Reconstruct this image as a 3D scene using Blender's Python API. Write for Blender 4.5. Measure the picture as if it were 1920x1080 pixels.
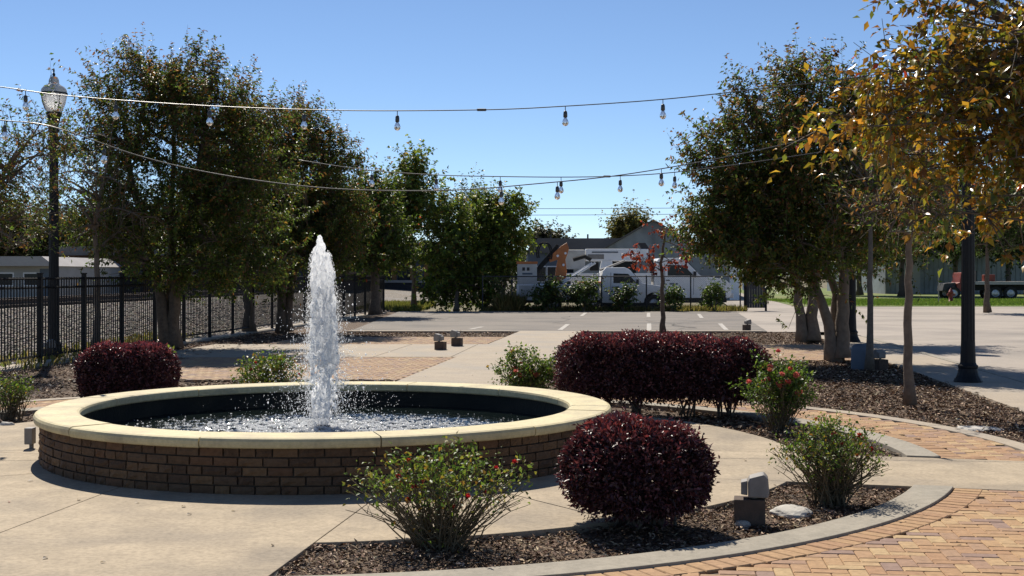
import bpy, bmesh, math, random
import numpy as np
from mathutils import Vector, Matrix, Quaternion
PI = math.pi
scene = bpy.context.scene
for o in list(bpy.data.objects): bpy.data.objects.remove(o)

# ------------------------------------------------------------------ camera
HC, FPX, HOR = 1.6, 2470.0, 514.0          # eye height, focal length in photo pixels, horizon row
cam = bpy.data.cameras.new('camera'); cam_o = bpy.data.objects.new('camera', cam)
scene.collection.objects.link(cam_o)
cam_o.location = (0, 0, HC); cam_o.rotation_euler = (PI/2, 0, 0)
cam.sensor_width = 36; cam.lens = FPX/1920*36; cam.shift_y = -(540-HOR)/1920
cam.clip_start = 0.1; cam.clip_end = 3000
scene.camera = cam_o

# ------------------------------------------------------------------ light
SUN_AZ = math.radians(-17.0)               # from +Y towards +X
SUN_EL = math.radians(46.0)
world = bpy.data.worlds.new('World'); scene.world = world; world.use_nodes = True
wn = world.node_tree.nodes; wl = world.node_tree.links
for n in list(wn): wn.remove(n)
sky = wn.new('ShaderNodeTexSky'); sky.sky_type = 'NISHITA'; sky.sun_disc = False
sky.sun_elevation = SUN_EL; sky.sun_rotation = SUN_AZ
sky.altitude = 0; sky.air_density = 0.62; sky.dust_density = 0.0; sky.ozone_density = 3.6
bg = wn.new('ShaderNodeBackground'); bg.inputs[1].default_value = 0.085
wo = wn.new('ShaderNodeOutputWorld')
wl.new(sky.outputs[0], bg.inputs[0]); wl.new(bg.outputs[0], wo.inputs[0])
sun = bpy.data.lights.new('sun', 'SUN'); sun.energy = 5.0; sun.angle = math.radians(0.53)
sun.color = (1.0, 0.93, 0.82)
sun_o = bpy.data.objects.new('sun', sun); scene.collection.objects.link(sun_o)
sdir = Vector((math.sin(SUN_AZ)*math.cos(SUN_EL), math.cos(SUN_AZ)*math.cos(SUN_EL), math.sin(SUN_EL)))
sun_o.rotation_euler = (-sdir).to_track_quat('-Z', 'Y').to_euler(); sun_o.location = sdir*60
vs = scene.view_settings
vs.view_transform = 'Standard'; vs.look = 'None'; vs.gamma = 1; vs.use_curve_mapping = False
vs.exposure = 0.45
scene.render.engine = 'CYCLES'
scene.cycles.max_bounces = 10; scene.cycles.diffuse_bounces = 9; scene.cycles.transmission_bounces = 10; scene.cycles.transparent_max_bounces = 8

# ------------------------------------------------------------------ helpers
COL = scene.collection
R = math.radians
def gp(x, y, z=0.0):                        # photo pixel -> point on the level plane z
    d = FPX*(HC-z)/(y-HOR)
    return Vector(((x-960)/FPX*d, d, z))
def at(x, y, d):                            # photo pixel -> point at depth d
    return Vector(((x-960)/FPX*d, d, HC-(y-HOR)/FPX*d))

def lin(c):
    return tuple(((v/255)/12.92 if v/255 <= 0.04045 else ((v/255+0.055)/1.055)**2.4) for v in c)

def nmat(name):
    m = bpy.data.materials.new(name); m.use_nodes = True
    nt = m.node_tree; b = nt.nodes['Principled BSDF']
    return m, nt, b
def mat(name, c1, c2=None, scale=6, rough=.85, bump=.0, bscale=None, spec=.3, metal=0, c3=None, s3=.7, detail=6, bdist=.02, attr=False, obj=False, speck=0):
    """procedural: two colours through noise, a third as broad stains, bump"""
    m, nt, b = nmat(name); N = nt.nodes; L = nt.links
    b.inputs['Roughness'].default_value = rough; b.inputs['Metallic'].default_value = metal
    b.inputs['Specular IOR Level'].default_value = spec
    if obj:
        tc = N.new('ShaderNodeTexCoord'); co = tc.outputs['Object']
    else:
        g = N.new('ShaderNodeNewGeometry'); co = g.outputs['Position']
    if c2 is None: c2 = tuple(v*.78 for v in c1)
    n1 = N.new('ShaderNodeTexNoise'); n1.inputs['Scale'].default_value = scale; n1.inputs['Detail'].default_value = detail
    n1.inputs['Roughness'].default_value = .62
    L.new(co, n1.inputs['Vector'])
    rp = N.new('ShaderNodeValToRGB'); rp.color_ramp.elements[0].position = .33; rp.color_ramp.elements[1].position = .67
    rp.color_ramp.elements[0].color = (*c1, 1); rp.color_ramp.elements[1].color = (*c2, 1)
    L.new(n1.outputs['Fac'], rp.inputs[0]); out = rp.outputs[0]
    if attr:
        a = N.new('ShaderNodeAttribute'); a.attribute_name = 'Col'
        mx = N.new('ShaderNodeMix'); mx.data_type = 'RGBA'; mx.blend_type = 'MULTIPLY'; mx.inputs[0].default_value = 1
        L.new(out, mx.inputs[6]); L.new(a.outputs['Color'], mx.inputs[7]); out = mx.outputs[2]
    if c3 is not None:
        n3 = N.new('ShaderNodeTexNoise'); n3.inputs['Scale'].default_value = s3; n3.inputs['Detail'].default_value = 5
        L.new(co, n3.inputs['Vector'])
        r3 = N.new('ShaderNodeValToRGB'); r3.color_ramp.elements[0].position = .46; r3.color_ramp.elements[1].position = .68
        L.new(n3.outputs['Fac'], r3.inputs[0])
        mx = N.new('ShaderNodeMix'); mx.data_type = 'RGBA'
        L.new(r3.outputs[0], mx.inputs[0]); L.new(out, mx.inputs[6]); mx.inputs[7].default_value = (*c3, 1); out = mx.outputs[2]
    if speck:
        n4 = N.new('ShaderNodeTexNoise'); n4.inputs['Scale'].default_value = 26; n4.inputs['Detail'].default_value = 9; n4.inputs['Roughness'].default_value = .75
        L.new(co, n4.inputs['Vector']); r4 = N.new('ShaderNodeValToRGB'); r4.color_ramp.elements[0].position = .42; r4.color_ramp.elements[1].position = .64
        r4.color_ramp.elements[0].color = (1, 1, 1, 1); r4.color_ramp.elements[1].color = (1-speck, 1-speck, 1-speck, 1); L.new(n4.outputs['Fac'], r4.inputs[0])
        mx = N.new('ShaderNodeMix'); mx.data_type = 'RGBA'; mx.blend_type = 'MULTIPLY'; mx.inputs[0].default_value = 1
        L.new(out, mx.inputs[6]); L.new(r4.outputs[0], mx.inputs[7]); out = mx.outputs[2]
    L.new(out, b.inputs['Base Color'])
    if bump:
        n2 = N.new('ShaderNodeTexNoise'); n2.inputs['Scale'].default_value = bscale or scale*6; n2.inputs['Detail'].default_value = 8
        L.new(co, n2.inputs['Vector'])
        bp = N.new('ShaderNodeBump'); bp.inputs['Strength'].default_value = bump; bp.inputs['Distance'].default_value = bdist
        L.new(n2.outputs['Fac'], bp.inputs['Height']); L.new(bp.outputs[0], b.inputs['Normal'])
    return m
def leafmat(name, trans=.4, rough=.4, spec=.45, tint=(1, 1, 1), ttint=(1.15, 1.25, .75)):
    m, nt, b = nmat(name); N = nt.nodes; L = nt.links
    a = N.new('ShaderNodeAttribute'); a.attribute_name = 'Col'
    b.inputs['Roughness'].default_value = rough; b.inputs['Specular IOR Level'].default_value = spec
    L.new(a.outputs['Color'], b.inputs['Base Color'])
    t = N.new('ShaderNodeBsdfTranslucent')
    mx = N.new('ShaderNodeMix'); mx.data_type = 'RGBA'; mx.blend_type = 'MULTIPLY'; mx.inputs[0].default_value = 1
    L.new(a.outputs['Color'], mx.inputs[6]); mx.inputs[7].default_value = (*ttint, 1); L.new(mx.outputs[2], t.inputs[0])
    s = N.new('ShaderNodeMixShader'); s.inputs[0].default_value = trans
    L.new(b.outputs[0], s.inputs[1]); L.new(t.outputs[0], s.inputs[2])
    L.new(s.outputs[0], N['Material Output'].inputs[0])
    return m

class MB:
    def __init__(s): s.v = []; s.f = []; s.c = []
    def add(s, vs, fs, col=None):
        n = len(s.v); s.v.extend([tuple(v) for v in vs])
        for f in fs: s.f.append(tuple(i+n for i in f)); s.c.append(col)
    def box(s, x0, x1, y0, y1, z0, z1, col=None, M=None):
        vs = [(x0,y0,z0),(x1,y0,z0),(x1,y1,z0),(x0,y1,z0),(x0,y0,z1),(x1,y0,z1),(x1,y1,z1),(x0,y1,z1)]
        if M is not None: vs = [M @ Vector(v) for v in vs]
        s.add(vs, [(0,3,2,1),(4,5,6,7),(0,1,5,4),(1,2,6,5),(2,3,7,6),(3,0,4,7)], col); return s
    def tube(s, pts, rad, n=6, col=None, cap=True):
        pts = [Vector(p) for p in pts]; m = len(pts)
        if not hasattr(rad, '__len__'): rad = [rad]*m
        vs = []; ref = None
        for i, p in enumerate(pts):
            t = (pts[min(i+1, m-1)]-pts[max(i-1, 0)])
            if t.length < 1e-9: t = Vector((0,0,1))
            t.normalize()
            if ref is None: ref = Vector((1,0,0)) if abs(t.x) < .9 else Vector((0,1,0))
            a = t.cross(ref).normalized(); b = t.cross(a); ref = b.cross(t) if False else ref
            for k in range(n):
                an = 2*PI*k/n; vs.append(p+(a*math.cos(an)+b*math.sin(an))*rad[i])
        fs = []
        for i in range(m-1):
            for k in range(n):
                k2 = (k+1) % n; fs.append((i*n+k, i*n+k2, (i+1)*n+k2, (i+1)*n+k))
        if cap and n > 2: fs.append(tuple(range(n))[::-1]); fs.append(tuple(range((m-1)*n, m*n)))
        s.add(vs, fs, col); return s
    def lathe(s, prof, c=(0,0,0), n=20, col=None, a0=0, a1=2*PI):
        full = abs(a1-a0-2*PI) < 1e-6; k = n if full else n+1
        vs = []
        for r, z in prof:
            for i in range(k):
                an = a0+(a1-a0)*i/n; vs.append((c[0]+r*math.cos(an), c[1]+r*math.sin(an), c[2]+z))
        fs = []
        for j in range(len(prof)-1):
            for i in range(n):
                i2 = (i+1) % k; fs.append((j*k+i, j*k+i2, (j+1)*k+i2, (j+1)*k+i))
        s.add(vs, fs, col); return s
    def prism(s, poly, z0, z1, col=None):
        n = len(poly); vs = [(p[0],p[1],z0) for p in poly]+[(p[0],p[1],z1) for p in poly]
        fs = [tuple(range(n))[::-1], tuple(range(n, 2*n))]+[(i, (i+1)%n, n+(i+1)%n, n+i) for i in range(n)]
        s.add(vs, fs, col); return s
    def side(s, poly, y0, y1, col=None, inset=None):        # profile in x,z extruded along y
        n = len(poly); vs = [(p[0],y0,p[1]) for p in poly]+[(p[0],y1,p[1]) for p in poly]
        fs = [tuple(range(n)), tuple(range(n, 2*n))[::-1]]+[(i, n+i, n+(i+1)%n, (i+1)%n) for i in range(n)]
        s.add(vs, fs, col); return s
    def mesh(s, name, material=None, smooth=False):
        me = bpy.data.meshes.new(name); me.from_pydata(s.v, [], s.f); 
        if any(c is not None for c in s.c):
            at_ = me.color_attributes.new('Col', 'FLOAT_COLOR', 'CORNER')
            arr = np.ones((len(me.loops), 4), np.float32); k = 0
            for f, c in zip(s.f, s.c):
                if c is not None: arr[k:k+len(f), :3] = c
                k += len(f)
            at_.data.foreach_set('color', arr.ravel())
        if material: me.materials.append(material)
        if smooth: me.polygons.foreach_set('use_smooth', [True]*len(me.polygons))
        me.update(); return me
    def build(s, name, material, parent=None, smooth=False, bevel=0, kind=None):
        return link(name, s.mesh(name, material, smooth), parent, bevel, kind)
def link(name, me, parent=None, bevel=0, kind=None):
    o = bpy.data.objects.new(name, me); COL.objects.link(o)
    if parent is not None: o.parent = parent
    if bevel:
        bm = bmesh.new(); bm.from_mesh(me); bmesh.ops.recalc_face_normals(bm, faces=bm.faces)
        es = [e for e in bm.edges if len(e.link_faces) == 2 and e.calc_face_angle(0) > .5]
        bmesh.ops.bevel(bm, geom=es, offset=bevel, segments=2, affect='EDGES', profile=.6); bm.to_mesh(me); bm.free()
    if kind: o['kind'] = kind
    return o
def tag(o, label, cat, group=None):
    o['label'] = label; o['category'] = cat
    if group: o['group'] = group
    return o
def thing(name, label, cat, loc=(0,0,0), rz=0, group=None):
    o = bpy.data.objects.new(name, None); COL.objects.link(o); o.location = loc; o.rotation_euler = (0,0,rz)
    o.empty_display_size = .1
    return tag(o, label, cat, group)
def put(o, loc, rz=0, s=1): o.location = loc; o.rotation_euler = (0,0,rz); o.scale = (s,s,s) if not hasattr(s,'__len__') else s; return o
def local(o):                              # helper: world point to a thing's local frame (things are unrotated when used)
    return Vector(o.location)

def arrmesh(name, V, F, C, material, smooth=False):
    """fast mesh of equal-sized faces; V (n,3) F (m,k) C (m,3)"""
    me = bpy.data.meshes.new(name); n, (m, k) = len(V), F.shape
    me.vertices.add(n); me.vertices.foreach_set('co', V.astype(np.float32).ravel())
    me.loops.add(m*k); me.loops.foreach_set('vertex_index', F.astype(np.int32).ravel())
    me.polygons.add(m); me.polygons.foreach_set('loop_start', np.arange(0, m*k, k, dtype=np.int32))
    me.polygons.foreach_set('loop_total', np.full(m, k, np.int32))
    if C is not None:
        a = me.color_attributes.new('Col', 'FLOAT_COLOR', 'CORNER')
        c4 = np.ones((m, k, 4), np.float32); c4[:, :, :3] = C[:, None, :]; a.data.foreach_set('color', c4.ravel())
    me.materials.append(material); me.update(calc_edges=True); me.validate()
    if smooth: me.polygons.foreach_set('use_smooth', [True]*len(me.polygons))
    return me
def norm(a): return a/np.maximum(np.linalg.norm(a, axis=1, keepdims=True), 1e-9)
def leafmesh(name, P, D, U, Ln, W, C, material, curl=.15, lite=False):
    """one folded leaf of four triangles per row: base P, direction D, rough up U"""
    D = norm(D); S = norm(np.cross(D, U)); Nn = np.cross(S, D)
    Ln = Ln[:, None]; W = W[:, None]; n = len(P)
    b = P; l = P+D*Ln*.45+S*W*.5+Nn*W*.22; r = P+D*Ln*.45-S*W*.5+Nn*W*.22
    m = P+D*Ln*.5; t = P+D*Ln-Nn*Ln*curl
    if lite:
        V = np.stack([b, l, t, r], 1).reshape(-1, 3); i = np.arange(n)*4
        return arrmesh(name, V, np.concatenate([np.stack([i, i+2, i+1], 1), np.stack([i, i+3, i+2], 1)]), np.concatenate([C]*2), material)
    V = np.stack([b, l, m, r, t], 1).reshape(-1, 3); i = np.arange(n)*5
    F = np.concatenate([np.stack([i, i+1, i+2], 1), np.stack([i+1, i+4, i+2], 1), np.stack([i, i+2, i+3], 1), np.stack([i+2, i+4, i+3], 1)])
    return arrmesh(name, V, F[:, ::-1], np.concatenate([C]*4), material)
def pal(rng, n, cols, w, var=.22):
    cols = np.array(cols); k = rng.choice(len(cols), n, p=np.array(w)/sum(w))
    return cols[k]*(1+rng.uniform(-var, var, (n, 1)))*(1+rng.uniform(-.08, .08, (n, 3)))
def bez(a, b, c, n=5):
    a, b, c = Vector(a), Vector(b), Vector(c)
    return [a*(1-t)**2+b*2*t*(1-t)+c*t*t for t in [i/n for i in range(n+1)]]

# ------------------------------------------------------------------ materials
M = {}
M['concrete'] = mat('concrete', (.47,.38,.265), (.36,.29,.203), 3.2, .9, .3, 90, c3=(.285,.235,.175), s3=1.1, bdist=.004, detail=12, speck=0.28)
M['concrete2'] = mat('concrete_warm', (.42,.35,.265), (.36,.30,.23), 2.0, .9, .25, 80, c3=(.34,.3,.25), s3=.7, bdist=.004, speck=0.25)
M['curb'] = mat('curb_concrete', (.36,.32,.255), (.29,.26,.21), 3, .9, .3, 80, bdist=.004, speck=0.25)
M['cap'] = mat('cast_stone', (.63,.54,.315), (.55,.47,.27), 3.5, .75, .12, 60, c3=(.47,.40,.25), s3=3.2, bdist=.003, speck=0.2)
M['mortar'] = mat('mortar', (.08,.064,.05), (.058,.047,.038), 20, .95, .4, 120, bdist=.004)
M['wallbrick'] = mat('wall_brick', (1.0,.93,.84), (.68,.61,.54), 26, .9, .6, 70, attr=True, bdist=.008)
M['paver'] = mat('paver_brick', (1,1,1), (.78,.76,.74), 18, .85, .35, 90, attr=True, bdist=.003, c3=None, speck=0.25)
M['sand'] = mat('joint_sand', (.16,.12,.085), (.10,.08,.06), 30, .95, .3, 120)
M['asphalt'] = mat('worn_asphalt', (.235,.205,.175), (.20,.175,.15), 1.2, .92, .3, 60, c3=(.155,.14,.125), s3=.45, bdist=.006, speck=0.25)
M['road'] = mat('pale_road', (.40,.345,.29), (.345,.30,.255), .8, .92, .25, 50, c3=(.255,.225,.195), s3=.2, bdist=.006, speck=0.2)
M['tar'] = mat('tar', (.06,.055,.05), (.09,.08,.07), 6, .8)
M['paint'] = mat('road_paint', (.50,.47,.42), (.25,.225,.20), 7, .8)
M['mulchbase'] = mat('mulch_soil', (.085,.055,.038), (.15,.105,.07), 28, .95, .9, 40, bdist=.03)
M['chip'] = mat('mulch_chip', (1,1,1), (.75,.75,.75), 60, .8, attr=True, spec=.25)
M['soil'] = mat('dry_ground', (.16,.13,.075), (.11,.105,.05), 1.5, .95, .5, 30, c3=(.20,.165,.10), s3=.15)
M['ballast'] = mat('ballast_bed', (.30,.27,.235), (.15,.135,.12), 9, .95, 1.0, 14, bdist=.08, c3=(.20,.165,.125), s3=.35)
M['rock'] = mat('ballast_stone', (1,1,1), (.7,.7,.7), 12, .9, attr=True)
M['lawn'] = mat('lawn_soil', (.10,.15,.03), (.14,.18,.05), 2, .95, .6, 30, c3=(.20,.19,.07), s3=.25)
M['grass'] = leafmat('grass_blade', .35, .6, .2)
M['leaf'] = leafmat('tree_leaf', .44, .45, .28)
M['leaf_big'] = leafmat('foreground_leaf', .46, .30, .55, ttint=(1.15, 1.08, .55))
M['leaf_maroon'] = leafmat('maroon_leaf', .22, .42, .4, ttint=(1.3, .7, .7))
M['leaf_rose'] = leafmat('rose_leaf', .46, .45, .3)
M['petal'] = leafmat('petal', .35, .5, .3, ttint=(1.1,.9,.9))
M['bark'] = mat('bark', (.15,.115,.085), (.085,.065,.05), 14, .9, .7, 30, bdist=.02)
M['bark_pale'] = mat('pale_bark', (.20,.155,.115), (.125,.095,.072), 10, .85, .5, 26, bdist=.015)
M['twig'] = mat('twig', (.17,.14,.11), (.10,.085,.07), 20, .85)
M['stem'] = mat('rose_stem', (.17,.125,.075), (.10,.085,.05), 20, .8)
M['blackmetal'] = mat('black_painted_metal', (.010,.010,.011), (.015,.015,.016), 20, .5, spec=.22)
M['railsteel'] = mat('rail_steel', (.12,.075,.05), (.08,.05,.035), 8, .6, spec=.4, metal=.3)
M['tie'] = mat('tie_wood', (.09,.07,.055), (.05,.04,.035), 5, .95, .5)
M['white'] = mat('white_paint', (.80,.80,.80), (.74,.74,.75), 1.5, .38, spec=.5)
M['dirtywhite'] = mat('dirty_white', (.56,.55,.53), (.42,.41,.39), 2.2, .6)
M['orange'] = mat('orange_paint', (.50,.16,.035), (.38,.12,.03), 4, .5, spec=.5)
M['redp'] = mat('red_paint', (.26,.035,.018), (.16,.025,.014), 4, .5, spec=.5)
M['rubber'] = mat('rubber', (.02,.02,.02), (.035,.033,.03), 8, .9)
M['chrome'] = mat('dull_metal', (.45,.45,.46), (.3,.3,.31), 6, .4, metal=.8)
M['darkgrey'] = mat('dark_grey', (.05,.05,.055), (.035,.035,.04), 6, .7)
M['grey'] = mat('light_housing', (.27,.25,.23), (.21,.195,.18), 12, .65)
M['brownblock'] = mat('brown_block', (.115,.08,.06), (.075,.055,.043), 18, .85, .5, 60, bdist=.006)
M['metalsiding'] = mat('metal_siding', (.27,.295,.305), (.21,.23,.24), 1.2, .6, spec=.4, c3=(.13,.135,.14), s3=.3)
M['roofgrey'] = mat('grey_roof', (.14,.135,.13), (.105,.10,.097), .8, .8, c3=(.18,.17,.165), s3=.2)
M['roofpale'] = mat('pale_metal_roof', (.42,.39,.36), (.35,.32,.30), .8, .55)
M['wallpale'] = mat('pale_wall', (.40,.39,.37), (.33,.32,.30), .8, .85)
M['wallbrown'] = mat('brown_wall', (.13,.075,.05), (.09,.055,.04), 2, .9)
M['bluegrey'] = mat('blue_grey_wall', (.13,.16,.20), (.10,.125,.155), 1.5, .7)
M['wood'] = mat('timber', (.32,.18,.075), (.22,.12,.05), 4, .8)
M['stone'] = mat('pale_stone', (.50,.47,.42), (.38,.36,.32), 7, .9, .5, 30, bdist=.015)
M['wire'] = mat('cable_rubber', (.035,.035,.037), (.05,.05,.05), 30, .38, spec=.6)
m, nt, b = nmat('window_glass'); b.inputs['Base Color'].default_value = (.02,.025,.03,1); b.inputs['Roughness'].default_value = .08; b.inputs['Specular IOR Level'].default_value = .12; M['glass'] = m
m, nt, b = nmat('bulb_glass'); b.inputs['Base Color'].default_value = (.95,.93,.88,1); b.inputs['Roughness'].default_value = .06
b.inputs['Transmission Weight'].default_value = .85; b.inputs['IOR'].default_value = 1.35; M['bulb'] = m
m, nt, b = nmat('globe_glass'); b.inputs['Base Color'].default_value = (.80,.80,.80,1); b.inputs['Roughness'].default_value = .25
t_ = nt.nodes.new('ShaderNodeBsdfTranslucent'); t_.inputs[0].default_value = (.85,.85,.85,1)
s_ = nt.nodes.new('ShaderNodeMixShader'); s_.inputs[0].default_value = .75
nt.links.new(b.outputs[0], s_.inputs[1]); nt.links.new(t_.outputs[0], s_.inputs[2]); nt.links.new(s_.outputs[0], nt.nodes['Material Output'].inputs[0]); M['globe'] = m
m, nt, b = nmat('globe_clear'); b.inputs['Base Color'].default_value = (.62,.66,.70,1); b.inputs['Roughness'].default_value = .12
b.inputs['Transmission Weight'].default_value = .5; b.inputs['IOR'].default_value = 1.3; M['clear'] = m
# water and foam
m, nt, b = nmat('pool_water'); b.inputs['Base Color'].default_value = (.006,.010,.009,1); b.inputs['Roughness'].default_value = .07
b.inputs['IOR'].default_value = 1.33; b.inputs['Specular IOR Level'].default_value = .5
g_ = nt.nodes.new('ShaderNodeNewGeometry'); n_ = nt.nodes.new('ShaderNodeTexNoise'); n_.inputs['Scale'].default_value = 22; n_.inputs['Detail'].default_value = 3
bp_ = nt.nodes.new('ShaderNodeBump'); bp_.inputs['Strength'].default_value = .22; bp_.inputs['Distance'].default_value = .02
nt.links.new(g_.outputs['Position'], n_.inputs['Vector']); nt.links.new(n_.outputs['Fac'], bp_.inputs['Height']); nt.links.new(bp_.outputs[0], b.inputs['Normal']); M['water'] = m
m, nt, b = nmat('white_water'); b.inputs['Base Color'].default_value = (.985,.988,.99,1); b.inputs['Roughness'].default_value = .2; b.inputs['Specular IOR Level'].default_value = .7

t_ = nt.nodes.new('ShaderNodeBsdfTranslucent'); t_.inputs[0].default_value = (.985,.988,.99,1)
s_ = nt.nodes.new('ShaderNodeMixShader'); s_.inputs[0].default_value = .88
nt.links.new(b.outputs[0], s_.inputs[1]); nt.links.new(t_.outputs[0], s_.inputs[2]); nt.links.new(s_.outputs[0], nt.nodes['Material Output'].inputs[0]); M['foam'] = m

m, nt, b = nmat('water_drops'); b.inputs['Base Color'].default_value = (.9,.92,.94,1); b.inputs['Roughness'].default_value = .15; b.inputs['Specular IOR Level'].default_value = .9
t_ = nt.nodes.new('ShaderNodeBsdfTranslucent'); t_.inputs[0].default_value = (.97,.975,.98,1)
s_ = nt.nodes.new('ShaderNodeMixShader'); s_.inputs[0].default_value = .8
nt.links.new(b.outputs[0], s_.inputs[1]); nt.links.new(t_.outputs[0], s_.inputs[2]); nt.links.new(s_.outputs[0], nt.nodes['Material Output'].inputs[0]); M['drops'] = m

# ------------------------------------------------------------------ ground plan
FC = Vector((-1.65, 12.0, 0))               # fountain centre
FR = 2.55                                   # coping outer radius
R_SLAB, R_BED, R_CURB, R_SOLD, R_RING, R_EDGE = 4.2, 5.12, 5.4, 5.61, 6.28, 6.48
WALKS = {'front': (R(-97.3), 1.0), 'right': (R(-15), .82), 'back': (R(83.6), .92), 'left': (R(165), .95)}
order = ['front', 'right', 'back', 'left']
SL = .102                                   # slope of fence / road / walk axis (x per metre of depth)
def fx(d, a=-10.79): return a+.097*d        # fence line and parallels
def rx(d, a): return a+.10*(d-20)           # road edge parallels
def in_walk(x, y, m=0):
    for th, hw in WALKS.values():
        u = x*math.cos(th)+y*math.sin(th); v = -x*math.sin(th)+y*math.cos(th)
        if u > 0 and abs(v) < hw+m: return True
    return False
PADS = {'brick': [(20.0, 25.4), (30.0, 33.6)], 'conc': [(25.4, 30.0)]}
def region(X, Y):
    x, y = X-FC.x, Y-FC.y; r = math.hypot(x, y)
    if r < R_SLAB or in_walk(x, y): return 'concrete'
    if r < R_BED: return 'mulch'
    if r < R_CURB: return 'curb'
    if Y < 11 and X > -1 : return 'brick'
    if r < R_RING: return 'brick'
    if r < R_EDGE: return 'edge'
    if X < rx(Y, 0) and Y > 19 and X > fx(Y)+2.2:
        for a, b_ in PADS['brick']:
            if a < Y < b_: return 'brick'
        for a, b_ in PADS['conc']:
            if a < Y < b_: return 'concrete'
    if X > 4.0 and 24.5 < Y < 30 and X < rx(Y, 6.0): return 'brick'
    if X > rx(Y, 6.45): return 'walk'
    return 'mulch'

# --- base ground
g = MB(); g.add([(-900,-60,-.12),(900,-60,-.12),(900,1500,-.12),(-900,1500,-.12)], [(0,1,2,3)])
g.build('ground', M['soil'], kind='structure')
g = MB(); g.add([(fx(4),4,-.04),(rx(4,6.5),4,-.04),(rx(37,6.5),37,-.04),(fx(37),37,-.04)], [(0,1,2,3)])
g.add([(fx(37),37,-.04),(-1.2,37,-.04),(-1.0,57.5,-.04),(fx(57.5),57.5,-.04)], [(0,1,2,3)])
g.build('mulch_ground', M['mulchbase'], kind='structure')
# --- parking lot, road, sidewalk
g = MB(); g.add([(-4.6,37.15,-.015),(7.2,37.15,-.015),(9.7,57.2,-.015),(-4.9,57.2,-.015)], [(0,1,2,3)])
lot = g.build('parking_lot', M['asphalt'], kind='structure')
for (a, b_) in [((1065,607),(1050,618)),((1098,586),(1090,592)),((1217,606),(1217,619)),((1216,586),(1216,594)),((905,612),(880,617)),((1310,588),(1316,596)),((1350,606),(1362,618))]:
    p, q = gp(*a), gp(*b_); w = .07
    mm = MB(); mm.add([(q.x-w,q.y,-.009),(q.x+w,q.y,-.009),(p.x+w,p.y,-.009),(p.x-w,p.y,-.009)], [(0,1,2,3)])
    mm.build('painted_line', M['paint'], lot)
rg_ = np.random.default_rng(6)
for k in range(7):
    x, y = rg_.uniform(-4, 7), rg_.uniform(38, 52); pts = [(x, y)]
    for j in range(9): x += rg_.normal(.5 if k % 2 else .05, .25); y += rg_.normal(.1 if k % 2 else .7, .25); pts.append((min(max(x, -4.3), 8.5), min(y, 56.8)))
    ck = MB(); w_ = .025
    ck.add([(px_-w_, py_, -.011) for px_, py_ in pts]+[(px_+w_, py_+w_*2, -.011) for px_, py_ in pts], [(j, 10+j, 11+j, j+1) for j in range(9)]); ck.build('crack_seal', M['tar'], lot)
g = MB(); e = 7.75
g.add([(rx(2,e),2,-.03),(40,2,-.03),(40,66,-.03),(12.3,66,-.03),(12.0,37.2,-.03),(rx(37.2,e),37.2,-.03)], [(0,1,2,3,4,5)])
g.add([(7.2,37.2,-.031),(12.0,37.2,-.031),(12.3,66,-.031),(10.9,66,-.031),(9.7,57.2,-.031)], [(0,1,2,3,4)])
g.add([(10.9,66,-.031),(14.2,66,-.031),(22,130,-.031),(19,130,-.031)], [(0,1,2,3)])
g.build('road', M['road'], kind='structure')
g = MB(); g.add([(14.2,66,-.02),(60,66,-.02),(120,150,-.02),(24,150,-.02)], [(0,1,2,3)])
g.build('lawn', M['lawn'], kind='structure')
sidewalk = thing('sidewalk', '', ''); del sidewalk['label']; del sidewalk['category']; sidewalk['kind'] = 'structure'
d0 = 9.0
while d0 < 34:
    d1 = d0+1.5; p = [(rx(d0,6.45), d0), (rx(d0,7.6), d0), (rx(d1-.015,7.6), d1-.015), (rx(d1-.015,6.45), d1-.015)]
    MB().prism(p, -.12, .0).build('concrete_slab', M['concrete2'], sidewalk, bevel=.006); d0 = d1
kb = MB().prism([(rx(8,7.61),8),(rx(8,7.75),8),(rx(34,7.75),34),(rx(34,7.61),34)], -.12, .004); kb.build('kerb', M['curb'], sidewalk)
kb = MB(); kb.box(-4.6, -0.05, 36.75, 37.1, -.1, .012); kb.box(1.95, 7.0, 36.75, 37.1, -.1, .012)
kb.build('parking_kerb', M['concrete2'], kind='structure')

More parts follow.
